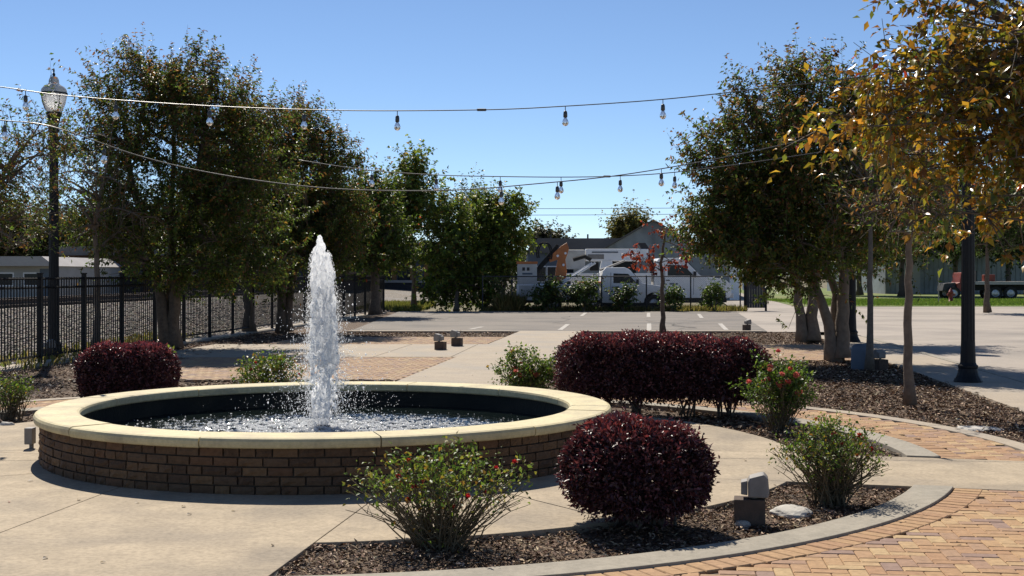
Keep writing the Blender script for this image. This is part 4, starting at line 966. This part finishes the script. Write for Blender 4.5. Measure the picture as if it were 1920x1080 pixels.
# ------------------------------------------------------------------ string lights
def bulbset(T, p, s=1.0):
    MB().tube([p, p+Vector((0,0,-.045*s))], .004*s, 6).build('bulb_cord', M['wire'], T)
    so = MB().lathe([(.0,-.043),(.012,-.043),(.017,-.055),(.0185,-.075),(.0185,-.098),(.014,-.10)], p, 10); so.v = [tuple(p+(Vector(v)-p)*s) for v in so.v]
    o = so.build('socket', M['wire'], T, smooth=True)
    bu = MB().lathe([(.012,-.099),(.0145,-.108),(.024,-.125),(.029,-.142),(.027,-.158),(.017,-.172),(.0,-.178)], p, 12); bu.v = [tuple(p+(Vector(v)-p)*s) for v in bu.v]
    bu.build('bulb', M['bulb'], o, smooth=True)
def cable(label, pts, bulbs, r=.0055, s=1.0, conn=None, nb=True):
    T = thing('string_lights', label, 'string lights', (0,0,0), 0, 'bulb strings across the plaza')
    P = [at(*p) for p in pts]; 
    # smooth curve through the points (Catmull-Rom)
    out = []
    for i in range(len(P)-1):
        p0, p1, p2, p3 = P[max(i-1,0)], P[i], P[i+1], P[min(i+2,len(P)-1)]
        for t in [k/8 for k in range(8)]:
            out.append(.5*((2*p1)+(p2-p0)*t+(2*p0-5*p1+4*p2-p3)*t*t+(3*p1-p0-3*p2+p3)*t**3))
    out.append(P[-1]); MB().tube(out, r, 6).build('cable', M['wire'], T, smooth=True)
    def on(x): return min(out, key=lambda q: abs(960+q.x/q.y*FPX-x))
    def onx(x):
        for q0, q1 in zip(out, out[1:]):
            x0, x1 = 960+q0.x/q0.y*FPX, 960+q1.x/q1.y*FPX
            if x0 <= x <= x1: return q0.lerp(q1, (x-x0)/(x1-x0))
        return on(x)
    for x in bulbs: bulbset(T, onx(x), s)
    if conn:
        q = onx(conn); MB().tube([q+Vector((-.055,0,0)), q+Vector((-.045,0,0)), q+Vector((.045,0,0)), q+Vector((.055,0,0))], [.007,.015,.015,.007], 8).build('connector', M['wire'], T)
    return T
cable('highest string of hanging bulbs across the top of the plaza', [(x, y, 14.6) for x, y in [(-150,148),(0,163),(130,180),(380,198),(640,207),(900,206),(1060,199),(1245,186),(1430,166),(1620,143),(1800,110)]], [48,217,393,570,745,1060,1243,1425], r=.0058, s=1.25, conn=903)
cable('lowest sagging string of bulbs running from upper left to the right trees', [(-150,205,15),(0,225,15),(100,238,15),(260,292,15.2),(400,325,15.4),(560,348,15.6),(700,357,15.8),(860,356,16),(1000,345,16.2),(1150,330,16.4),(1300,306,16.6),(1420,282,16.8),(1560,250,17)], [9,195,940,1045,1240], r=.0065, s=1.25)
cable('faint far string of bulbs in front of the middle trees', [(x, y, 18.5) for x, y in [(560,300),(690,319),(820,328),(940,331),(1060,332),(1160,330),(1265,323),(1400,306),(1540,285)]], [697,818,938,1052,1163,1265], r=.0065, s=1.3, conn=1138)
pl = thing('power_lines', 'two thin power lines across the sky behind the middle trees', 'power lines', (0,0,0))
for y0, y1 in ((392, 388), (404, 398)):
    MB().tube([at(700,y0,120), at(1100,y0-1,120), at(1700,y1,120)], .022, 4).build('wire', M['wire'], pl)

# ------------------------------------------------------------------ trucks in the yard
def wheel(T, x, y, r, w=.22, side=1):
    ty = MB()
    pr = [(r*.58,-w/2),(r*.92,-w/2),(r,-w*.3),(r,w*.3),(r*.92,w/2),(r*.58,w/2)]; n = 22; vs = []
    for q, yy in pr:
        for k in range(n): a = 2*PI*k/n; vs.append((x+q*math.cos(a), y+yy, r+q*math.sin(a)))
    ty.add(vs, [(j*n+k, j*n+(k+1)%n, (j+1)*n+(k+1)%n, (j+1)*n+k) for j in range(5) for k in range(n)])
    W = ty.build('wheel', M['rubber'], T)
    rm = MB(); vs = []; pr = [(r*.6,-w/2+.02),(r*.5,-w/2+.05),(r*.2,-w/2+.02),(.0,-w/2+.02)]
    for q, yy in pr:
        for k in range(n): a = 2*PI*k/n; vs.append((x+q*math.cos(a), y+yy*side, r+q*math.sin(a)))
    rm.add(vs, [(j*n+k, j*n+(k+1)%n, (j+1)*n+(k+1)%n, (j+1)*n+k) for j in range(3) for k in range(n)]); rm.build('rim', M['chrome'], W)
def arch(x, r, z0, n=8):                             # wheel arch points on the lower sill, from right to left
    return [(x+r*math.cos(a), z0+r*math.sin(a)) for a in np.linspace(0, PI, n)]
def truckcab(T, s, y0, y1, wheels, wr):
    """facing +x; cab and bonnet of a pickup-like truck, x from 0 (back of cab)"""
    zs = .42*s
    prof = [(0,zs)]+[(0,1.15*s),(.06*s,1.80*s),(.2*s,1.95*s),(1.0*s,1.96*s),(1.2*s,1.88*s),(1.78*s,1.28*s),(2.75*s,1.12*s),(2.95*s,.95*s),(2.98*s,.55*s),(2.85*s,zs)]
    ax = 2.3*s; prof += [(ax+wr*1.15, zs)]+[(p[0], p[1]) for p in arch(ax, wr*1.18, zs, 9)][1:-1]+[(ax-wr*1.15, zs)]
    MB().side(prof, y0, y1).build('cab', M['white'], T, bevel=.03)
    yo = y0-.008
    def pan(poly, mt, nm, t=.012, par=None): return MB().side(poly, y0-t, y0+.002).build(nm, M[mt], par or T)
    dr = pan([(.42*s,.55*s),(1.5*s,.55*s),(1.62*s,1.22*s),(1.22*s,1.70*s),(.42*s,1.74*s)], 'white', 'door', .009)
    pan([(.52*s,1.28*s),(1.52*s,1.28*s),(1.16*s,1.68*s),(.52*s,1.70*s)], 'glass', 'side_window', .014, dr)
    MB().box(.46*s,.6*s,y0-.03,y0-.009,1.08*s,1.12*s).build('handle', M['darkgrey'], dr)
    MB().side([(1.28*s,1.82*s),(1.74*s,1.32*s),(1.755*s,1.33*s),(1.29*s,1.84*s)], y0+.1, y1-.1).build('windscreen', M['glass'], T)
    for x0, x1, z0, z1 in ((.40*s,.415*s,.55*s,1.74*s),(1.51*s,1.525*s,.55*s,1.2*s)): MB().box(x0,x1,y0-.011,y0+.002,z0,z1).build('seam', M['darkgrey'], T)
    MB().box(2.96*s,3.0*s,y0+.45,y1-.45,.68*s,.95*s).build('grille', M['darkgrey'], T)
    MB().box(.05*s,2.8*s,y0+.05,y1-.05,.25*s,.415*s).build('underbody', M['rubber'], T)
    MB().box(1.5*s,1.6*s,y0-.26,y0-.06,1.22*s,1.45*s).build('mirror', M['darkgrey'], T, bevel=.02)
    MB().box(2.86*s,3.06*s,y0+.03,y1-.03,.42*s,.62*s).build('bumper', M['chrome'], T, bevel=.02)
    MB().box(2.9*s,2.99*s,y0+.08,y0+.4,.74*s,.92*s).build('headlight', M['bulb'], T)
    MB().box(2.9*s,2.99*s,y1-.4,y1-.08,.74*s,.92*s).build('headlight', M['bulb'], T)
    wheel(T, ax, y0+.14, wr); wheel(T, ax, y1-.14, wr, side=-1)
    return dr
# service pickup (nearer)
O = gp(1000, 583); YT = 59.2
def X(x, d=YT): return (x-960)/FPX*d
T = thing('service_truck', 'white service pickup with equipment in its body parked behind the chain-link fence', 'truck', (X(1125), YT, -.1))
k_ = 1.0
dr = truckcab(T, 1.02, -.95, .95, None, .40)
MB().box(-4.0,2.6,-.45,.45,.42,.62).build('chassis', M['darkgrey'], T)
MB().side([(-3.75,.55)]+[(-2.15-.5,.55)]+[p for p in arch(-2.15,.5,.55,9)][::-1][1:-1]+[(-2.15+.5,.55),(-.08,.55),(-.08,1.25),(-3.75,1.25)], -1.0, 1.0).build('service_body', M['white'], T, bevel=.02)
for x0, x1 in ((-3.65,-2.8),(-1.55,-.85),(-.8,-.15)): MB().box(x0,x1,-1.02,-.999,.68,1.2).build('locker_door', M['dirtywhite'], T, bevel=.01)
bx = MB().box(-3.72,-2.85,-.95,.4,1.255,2.15).build('equipment_box', M['dirtywhite'], T, bevel=.02)
MB().box(-3.76,-2.82,-.98,.43,2.152,2.26).build('lid', M['orange'], bx, bevel=.015)
for x in (-3.5,-3.3): MB().box(x,x+.12,-.965,-.949,1.85,2.0).build('vent', M['darkgrey'], bx)
MB().box(-3.5,-3.05,-.965,-.949,1.68,1.76).build('marking', M['bluegrey'], bx)
wheel(T, -2.15, -.86, .40); wheel(T, -2.15, .86, .40, side=-1)
MB().box(-4.05,-3.78,-.9,.9,.45,.62).build('rear_bumper', M['chrome'], T)
mk = MB(); mk.box(.62,.78,-.966,-.9575,.98,1.16); mk.build('door_emblem', M['darkgrey'], dr)
mk = MB(); mk.box(.9,1.35,-.966,-.9575,1.02,1.1); mk.build('door_lettering', M['bluegrey'], dr)
# orange crane arm, hoses and white tube frame riding on the body
cr = thing('loader_crane', 'orange hydraulic crane arm with black hose loops on the service pickup', 'crane', (X(1045), YT-.35, 1.15)); cr.scale = (1.15, 1, 1.15)
MB().side([(-.12,0),(.28,0),(.36,.5),(.30,.95),(.44,1.35),(.36,1.62),(.16,1.50),(-.35,1.05),(-.30,.85),(.0,.95),(-.08,.5)], -.14, .14).build('arm', M['orange'], cr, bevel=.02)
MB().side([(-1.15,.25),(-1.0,.2),(-.1,1.15),(.05,1.5),(-.05,1.55),(-.3,1.25)], -.06, .06).build('ram', M['rubber'], cr, bevel=.01)
for k in range(2):
    MB().tube([Vector((-.55+.07*k,-.16,1.05))+Vector((.38*math.cos(a)*.7,0,.42*math.sin(a)+.15)) for a in np.linspace(-.6, 3.6, 14)], .03, 6).build('hose', M['rubber'], cr, smooth=True)
for x, z in ((.0,1.1),(.22,.75),(.3,1.2)): MB().tube([(x,-.17,z),(x,-.12,z)], .05, 8).build('pin', M['white'], cr)
MB().box(-.5,.5,-.3,.3,0,.12).build('base_plate', M['darkgrey'], cr)
MB().tube([(.6,-.1,.95),(1.05,-.1,1.08),(1.3,-.1,.95)], .08, 6).build('coupling', M['rubber'], cr)
rk = thing('pipe_rack', 'slanted white tubes and ladder lying on the service pickup body', 'rack', (X(1090), YT-.3, 1.15))
for q in (0, .14): MB().tube([(-1.0+q,-.3-q,.05),(.45+q,-.3-q,.95)], .05, 6).build('tube', M['white'], rk)
MB().tube([(-.2,0,.08),(1.1,0,.08)], .05, 6).build('crossbar', M['orange'], rk)
MB().box(.35,.75,-.3,.2,.6,1.0).build('reel', M['rubber'], rk, bevel=.06)
MB().tube([(.8,-.2,.62),(1.9,-.2,1.05)], .045, 6).build('grey_pole', M['grey'], rk)
MB().box(-.35,1.2,-.2,.2,-.02,.04).build('deck', M['grey'], rk)
# bigger utility truck behind
YB = 65.5
T = thing('bucket_truck', 'larger white utility truck with folded white boom parked behind the pickup', 'truck', (X(1222,YB), YB, -.1))
truckcab(T, 1.27, -1.1, 1.1, None, .52)
MB().box(-4.6,3.0,-.5,.5,.55,.8).build('chassis', M['darkgrey'], T)
MB().box(-4.4,-.15,-1.15,1.15,.8,1.75).build('utility_body', M['white'], T, bevel=.03)
wheel(T, -3.0, -.95, .5); wheel(T, -3.0, .95, .5, side=-1)
bm_ = MB().box(-3.3,-.2,-.35,.35,2.35,2.95).build('boom', M['white'], T, bevel=.04)
MB().box(-3.0,-1.7,-.37,-.351,2.75,2.82).build('stripe', M['bluegrey'], bm_)
MB().box(-3.2,-2.4,-.38,-.351,2.45,2.68).build('hinge_plate', M['grey'], bm_)
MB().box(-4.5,-3.35,-.6,.6,1.95,2.9).build('bucket', M['dirtywhite'], T, bevel=.06)
MB().side([(-2.6,1.75),(-1.9,1.75),(-2.0,2.36),(-2.5,2.36)], -.3, .3).build('turret', M['white'], T)
MB().box(-.12,.0,-.9,.9,1.75,2.6).build('headboard', M['darkgrey'], T)
MB().side([(-.75,3.25),(-.35,3.25),(-.1,2.9),(-.5,2.9)], -.3, .3).build('boom_head', M['darkgrey'], T)
MB().box(.75,1.15,-1.122,-1.111,1.18,1.27).build('door_lettering', M['bluegrey'], T)

# ------------------------------------------------------------------ chain-link fence with its bushes
YF = 57.8
cf = thing('chain_link_fence', 'low chain-link fence between the parking lot and the trucks', 'fence', (0,0,0))
xL, xR = X(905,YF), X(1390,YF); zt = 1.50
pm = MB().tube([(0,0,-.1),(0,0,zt+.04)], .03, 8).mesh('post', M['darkgrey'])
for x in (905, 960, 1042, 1128, 1212, 1295, 1388):
    o = bpy.data.objects.new('post', pm); COL.objects.link(o); o.parent = cf; o.location = (X(x,YF), YF, 0)
MB().tube([(xL,YF,zt),(xR,YF,zt)], .024, 6).build('top_rail', M['darkgrey'], cf)
fab = MB(); q = xL
while q < xR-.1:
    for a, b_ in (((q,zt),(q+1.45,.05)), ((q,.05),(q+1.45,zt))):
        if b_[0] > xR: continue
        fab.tube([(a[0],YF,a[1]),(b_[0],YF,b_[1])], .0022, 3, cap=False)
    q += .09
fab.build('wire_mesh', M['grey'], cf, kind='stuff')
gt = thing('steel_gate', 'open dark gate leaf at the right end of the chain-link fence', 'gate', (X(1398,58.5), 58.5, 0))
for x in (0, .9): MB().tube([(x,0,-.1),(x,0,1.55)], .08 if x == 0 else .05, 8).build('gate_post', M['blackmetal'], gt)
for k in range(7): MB().box(.06+.115*k,.165+.115*k,-.02,.02,.1,1.45).build('slat', M['darkgrey'], gt)
for z in (.3, 1.25): MB().box(.0,.9,.025,.06,z,z+.08).build('rail', M['darkgrey'], gt)
def ybush(label, x, y, lobes, seed, n=320, cols=YG, w=(3,3,2,4,.5)):
    b_ = Vector((X(x,57.2), 57.2, -.05))
    T = tree('roadside_bush', label, b_, [([b_, b_+Vector((.05,0,.3)), b_+Vector((.0,0,.7))], .03), ([b_, b_+Vector((-.15,0,.35)), b_+Vector((-.3,0,.8))], .025)], lobes, n, 10, (.12,.08), cols, w, seed, slen=.4, nl=6, group='bushes along the chain-link fence', cat='bush', trunkname='stems', tr=.05, limbr=.02)
DG = [(.05,.085,.025),(.075,.11,.03),(.035,.06,.02),(.11,.14,.035),(.10,.06,.03)]
ybush('leafy bush at the left end of the trucks', 1025, 580, [px_lobe(1022,562,57.2,24,16), px_lobe(1035,545,57.2,14,12)], 61, 170, cols=DG)
ybush('broad leafy bush in front of the pickup rear wheel', 1095, 580, [px_lobe(1088,556,57.2,30,18), px_lobe(1106,542,57.2,13,13)], 62, 190, cols=DG)
ybush('leafy bush in front of the pickup door', 1168, 580, [px_lobe(1165,565,57.2,20,14), px_lobe(1178,550,57.2,10,10)], 63, 130, cols=DG)
# the rest stay low
ybush('leafy bush beside the young red tree', 1262, 580, [px_lobe(1262,562,57.2,15,15)], 64, 120, cols=DG)
ybush('leafy bush in front of the large truck bumper', 1340, 582, [px_lobe(1338,555,57.2,14,18), px_lobe(1330,567,57.2,11,11)], 65, 110, cols=DG)
# dry grass tufts
def grassy(label, box, n, h, cols, seed, w):
    rg = np.random.default_rng(seed); P = np.stack([rg.uniform(box[0],box[1],n), rg.uniform(box[2],box[3],n), np.full(n, box[4])], 1)
    D = norm(np.stack([rg.normal(0,.35,n), rg.normal(0,.35,n), np.ones(n)], 1)); U = norm(rg.normal(size=(n,3)))
    o = link('grass', leafmesh('grass', P, D, U, h*rg.uniform(.4,1.2,n), np.full(n, .03), pal(rg, n, cols, w), M['grass'], .2, lite=True)); o['kind'] = 'stuff'; tag(o, label, 'grass')
DRY = [(.30,.23,.09),(.22,.18,.07),(.14,.15,.04),(.36,.29,.13)]
grassy('dry yellow grass along the foot of the chain-link fence', (X(905,58), X(1400,58), 57.6, 60, -.1), 9000, .32, DRY, 1, [3,3,2,1])
grassy('tall dry grass tuft left of the service pickup', (X(935,57.6), X(975,57.6), 57.4, 58.6, -.1), 1600, .8, DRY, 2, [3,2,1,1])
grassy('yellow grass strip beside the railway beyond the fence end', (X(690,64), X(800,64), 58.5, 72, -.1), 9000, .3, [(.22,.21,.06),(.28,.24,.08),(.16,.18,.05)], 3, [1,1,1])
grassy('green lawn grass across the road at right', (15.5, 36, 67, 84, -.03), 26000, .14, [(.10,.17,.03),(.14,.21,.04),(.18,.22,.06)], 4, [2,2,1])

grassy('sparse dry weeds on the ballast just behind the black fence', (-9.5, -8.0, 22, 34, -.02), 700, .22, DRY, 5, [2,2,2,1])

# ------------------------------------------------------------------ buildings
def gabled(label, c, w, dpt, he, hr, wallm, roofm, rz=0, rib=True, name='shed', ov=.25):
    T = thing(name, label, 'building', c, rz)
    MB().add_gable(w, dpt, he, hr).build('wall', M[wallm], T) if False else None
    mb = MB(); vs = [(-w/2,0,-.2),(w/2,0,-.2),(w/2,0,he),(0,0,hr),(-w/2,0,he)]; vs += [(x,dpt,z) for x,_,z in vs]
    mb.add(vs, [(0,1,2,3,4),(9,8,7,6,5),(0,4,9,5),(1,6,7,2)]); wl_ = mb.build('wall', M[wallm], T)
    for s in (-1, 1):
        sl = (hr-he)/(w/2); x1 = s*(w/2+ov)
        mb = MB(); mb.add([(0,-ov,hr+.10),(x1,-ov,he-ov*sl+.10),(x1,dpt+ov,he-ov*sl+.10),(0,dpt+ov,hr+.10),(0,-ov,hr+.02),(x1,-ov,he-ov*sl+.02),(x1,dpt+ov,he-ov*sl+.02),(0,dpt+ov,hr+.02)],
            [(0,1,2,3),(4,7,6,5),(0,4,5,1),(1,5,6,2),(2,6,7,3),(3,7,4,0)] if s > 0 else [(0,3,2,1),(4,5,6,7),(0,1,5,4),(1,2,6,5),(2,3,7,6),(3,0,4,7)]); mb.build('roof', M[roofm], T)
    if rib:
        mb = MB(); x = -w/2+.3
        while x < w/2-.1:
            h = he+(hr-he)*(1-abs(x)/(w/2)); mb.box(x-.03,x+.03,-.045,-.002,-.2,h-.08); x += .6
        mb.build('siding_ribs', M[wallm], wl_, kind='stuff')
    return T
D1 = 84.0
c = at(1225, 514, D1); c.z = 0; s = D1/FPX
gb = gabled('grey metal gabled building behind the trucks', c, 300*s, 25, HC+(514-500)*s, HC+(514-414)*s, 'metalsiding', 'roofgrey', rz=R(-7.5))
def wnd(T, x0, x1, z0, z1, frame='white', y=-.05):
    w_ = MB().box(x0,x1,y-.03,y,z0,z1).build('window', M[frame], T); MB().box(x0+.08,x1-.08,y-.045,y-.028,z0+.08,z1-.08).build('pane', M['glass'], w_); return w_
MB().box(-2.6,-1.1,-.10,-.046,-.1,2.6).build('opening', M['rubber'], gb)
MB().box(4.8,5.4,-.08,-.046,-.1,2.1).build('door', M['white'], gb); wnd(gb, 5.6, 6.5, .6, 1.7)
# long low building to its left
D2 = 96.0; s = D2/FPX; c = at(1070, 514, D2); c.z = 0
T = thing('long_building', 'long low building with grey roof left of the gabled building', 'building', c)
MB().box(-80*s, 90*s, 0, 12, -.2, HC+(514-472)*s).build('wall', M['bluegrey'], T)
MB().side([(-86*s,HC+(514-474)*s),(96*s,HC+(514-474)*s),(94*s,HC+(514-447)*s),(-62*s,HC+(514-447)*s)], -.5, 12.5).build('roof', M['roofgrey'], T)
for x in (-34, 38): MB().tube([(x*s,4,HC+(514-450)*s),(x*s,4,HC+(514-436)*s)], .07, 6).build('vent_pipe', M['darkgrey'], T)
for x in (-60,-30,0,30,60): wnd(T, x*s-.6, x*s+.6, 1.0, 2.2, y=-.0)
# building with timber posts and blue doors beyond the railway
D3 = 105.; s = D3/FPX; c = at(760, 514, D3); c.z = 0
T = thing('depot_building', 'blue grey depot with timber posts and white ledge beyond the railway', 'building', c)
MB().box(-110*s, 60*s, 0, 8, -.2, HC+(514-470)*s).build('wall', M['bluegrey'], T)
MB().side([(-118*s,HC+(514-476)*s),(66*s,HC+(514-476)*s),(60*s,HC+(514-455)*s),(-110*s,HC+(514-455)*s)], -1.2, 9).build('roof', M['roofgrey'], T)
MB().box(-110*s,60*s,-1.6,-.01,-.2,.92).build('platform', M['darkgrey'], T); MB().box(-112*s,62*s,-1.75,-.005,.93,1.12).build('ledge', M['wallpale'], T)
for x in (-65,-20,14,40): MB().box(x*s-.18,x*s+.18,-.5,-.2,1.13,HC+(514-477)*s).build('post', M['wood'], T)
for x in (-40,0): MB().box(x*s-.6,x*s+.6,-.06,-.002,1.13,3.1).build('door', M['darkgrey'], T)
MB().box(-110*s,-72*s,-.3,-.01,1.13,3.0).build('pale_panel', M['wallpale'], T)
# pale roofed building far left, and a brown one behind the left trees
D4 = 75.; s = D4/FPX; c = at(20, 514, D4); c.z = 0
T = thing('pale_building', 'pale metal-roofed building beyond the railway at the left edge', 'building', c)
MB().box(-150*s, 90*s, 0, 12, -.2, HC+(514-498)*s).build('wall', M['wallpale'], T)
MB().side([(-155*s,HC+(514-499)*s),(94*s,HC+(514-499)*s),(70*s,HC+(514-481)*s),(-150*s,HC+(514-481)*s)], -1.0, 12).build('roof', M['roofpale'], T)
for x in (-10, 40): wnd(T, x*s-.5, x*s+.5, .9, 1.7, y=0)
MB().box(55*s,75*s,-.03,-.002,-.1,1.9).build('door', M['bluegrey'], T)
D5 = 88.; s = D5/FPX; c = at(330, 514, D5); c.z = 0
T = thing('brown_warehouse', 'long dark brown warehouse beyond the railway behind the left trees', 'building', c)
MB().box(-215*s, 320*s, 0, 14, -.2, HC+(514-478)*s).build('wall', M['wallbrown'], T)
MB().side([(-220*s,HC+(514-479)*s),(325*s,HC+(514-479)*s),(325*s,HC+(514-462)*s),(-220*s,HC+(514-462)*s)], -.6, 14.5).build('roof', M['roofgrey'], T)
for x in (-160,-90,-20,60,140,220): MB().box(x*s-1,x*s+1,-.05,-.002,-.1,2.2).build('bay_door', M['darkgrey'], T)
# big warehouse on the right across the lawn
D6 = 108.; s = D6/FPX; c = at(1830, 514, D6); c.z = 0
T = thing('warehouse', 'long blue grey metal warehouse across the lawn at right', 'building', c)
MB().box(-170*s, 220*s, 0, 20, -.2, HC+(514-476)*s).build('wall', M['metalsiding'], T)
MB().side([(-176*s,HC+(514-477)*s),(226*s,HC+(514-477)*s),(215*s,HC+(514-460)*s),(-165*s,HC+(514-460)*s)], -.5, 20.5).build('roof', M['roofgrey'], T)
mb = MB(); x = -168.
while x < 218: mb.box(x*s-.03,x*s+.03,-.05,-.002,-.1,HC+(514-479)*s); x += 9
mb.build('siding_ribs', M['metalsiding'], T, kind='stuff')
MB().box(-150*s,-105*s,-.08,-.052,-.1,2.6).build('roller_door', M['wallpale'], T)

# ------------------------------------------------------------------ right background: old flatbed truck, hydrant, trees
YQ = 86.; s = YQ/FPX
T = thing('flatbed_truck', 'old red flatbed truck with dark frame parked on the lawn at right', 'truck', (X(1806,YQ), YQ, -.05)); T.scale = (.9, .9, .85)
MB().side([(-.75,.7),(-.75,1.25),(-.55,1.3),(-.45,2.05),(.35,2.1),(.45,1.25),(.45,.6),(-.3,.6)], -.9, .9).build('cab', M['redp'], T, bevel=.04)
MB().side([(-.38,1.4),(-.32,1.95),(.22,1.98),(.25,1.4)], -.915, -.902).build('side_window', M['glass'], T)
MB().side([(-1.75,.65),(-.76,.65),(-.76,1.3),(-1.6,1.22)], -.7, .7).build('bonnet', M['darkgrey'], T, bevel=.05)
MB().box(.5,6.5,-1.1,1.1,1.15,1.38).build('deck', M['roofpale'], T); MB().box(.3,6.3,-.4,.4,.7,1.14).build('chassis', M['rubber'], T)
for x in (-1.0, 2.0, 3.1, 5.2): wheel(T, x, -.85, .5); wheel(T, x, .85, .5, side=-1)
MB().box(1.2,2.0,-.9,-.4,1.39,1.9).build('red_tank', M['redp'], T, bevel=.05); MB().box(.55,.65,-1.0,1.0,1.39,2.2).build('headboard', M['darkgrey'], T)
c = gp(1783, 566)
T = thing('fire_hydrant', 'small red fire hydrant on the lawn across the road', 'hydrant', c)
MB().lathe([(.17,-.05),(.17,.05),(.12,.06),(.12,.5),(.15,.52),(.15,.57),(.12,.6),(.09,.7),(.03,.74),(.03,.8),(0,.8)], n=14).build('barrel', M['redp'], T, smooth=True)
MB().tube([(-.22,0,.42),(.22,0,.42)], .065, 10).build('side_nozzle', M['redp'], T); MB().tube([(0,-.22,.40),(0,0,.40)], .08, 10).build('front_nozzle', M['redp'], T)
c = gp(1760, 567); T = thing('sign_post', 'thin grey metal post standing on the lawn', 'post', c)
MB().tube([(0,0,-.1),(0,0,1.9)], .03, 6).build('pole', M['grey'], T); MB().box(-.05,.05,-.05,-.03,1.5,1.85).build('plate', M['grey'], T)
DK = [(.035,.055,.018),(.05,.075,.022),(.07,.09,.03),(.10,.10,.03)]
for i, (x, y, rx_, ry_, d, lab) in enumerate([(1690,410,80,75,95,'dark broad tree across the road behind the ribbed young tree'),(1790,395,90,85,98,'dark broad tree across the road behind the right lamp post'),(1890,410,85,75,94,'dark broad tree across the road at the right edge'),(1610,430,70,65,100,'dark tree across the road behind the thin sapling'),(1960,380,100,105,96,'tall dark tree just entering at the right edge')]):
    b_ = Vector(((x-960)/FPX*d, d, 0))
    tree('shade_tree', lab, b_, [([b_, b_+Vector((0,0,1.8)), b_+Vector((.2,0,3.4)), b_+Vector((.3,0,4.8))], .22)], [px_lobe(x,y,d,rx_,ry_), px_lobe(x-30,y+25,d,rx_*.7,ry_*.6), px_lobe(x+35,y+20,d-1,rx_*.7,ry_*.6), px_lobe(x,y+45,d-1,rx_*.9,ry_*.5)], 1500, 12, (.26,.16), DK, [4,4,2,1], 200+i, slen=1.1, nl=12, group='shade trees across the road')
c = gp(1852, 585)
tree('shade_tree', 'slim trunk standing on the road edge island behind the right lamp post', c, [([c, c+Vector((0,0,1.8)), c+Vector((0,0,3.2))], .13)], [px_lobe(1850,420,56,80,60)], 500, 12, (.16,.10), DK, [4,4,2,1], 230, slen=.8, nl=10)
# trees beyond the railway that close the view on the left
for i, (x, y, rx_, ry_, d, lab) in enumerate([(-30,440,90,80,100,'olive tree beyond the pale building at the left edge'),(90,455,80,60,104,'olive tree behind the pale building right of the lamp post'),(210,440,90,70,110,'far dark tree behind the brown warehouse, left part'),(360,430,100,80,112,'far dark tree behind the brown warehouse, under the largest tree'),(520,435,100,75,112,'far dark tree behind the brown warehouse, beside the jet'),(650,440,90,70,114,'far dark tree behind the depot')]):
    b_ = Vector(((x-960)/FPX*d, d, 0))
    tree('far_tree', lab, b_, [([b_, b_+Vector((0,0,1.8)), b_+Vector((.2,0,3.4)), b_+Vector((.3,0,4.8))], .25)], [px_lobe(x,y,d,rx_,ry_), px_lobe(x-40,y+25,d,rx_*.7,ry_*.6), px_lobe(x+40,y+20,d-1,rx_*.7,ry_*.6), px_lobe(x,y+40,d-1,rx_,ry_*.5)], 1300, 11, (.32,.2), DK if i > 1 else [(.12,.11,.035),(.09,.10,.03),(.16,.12,.045)], [4,4,2,1][:4 if i > 1 else 3], 300+i, slen=1.3, nl=10, group='trees beyond the railway')
# wooded skyline far off
rg = np.random.default_rng(77); n = 60000; xs = rg.uniform(-330, 330, n); hh = 6.5+2.2*np.sin(xs*.07)+1.5*np.sin(xs*.23+1)+1.0*np.sin(xs*.61)
P = np.stack([xs, 420+rg.uniform(-12, 12, n), rg.random(n)**.7*hh], 1); D = norm(rg.normal(size=(n,3))); U = norm(rg.normal(0,.7,(n,3))+np.array([0,0,1]))
o = link('far_wood', leafmesh('far_wood', P, D, U, rg.uniform(.9,1.8,n), rg.uniform(.6,1.1,n), pal(rg, n, [(.06,.075,.035),(.09,.09,.045),(.12,.10,.05)], [2,2,1]), M['leaf'])); o['kind'] = 'stuff'; tag(o, 'far wooded skyline behind the buildings', 'wood')
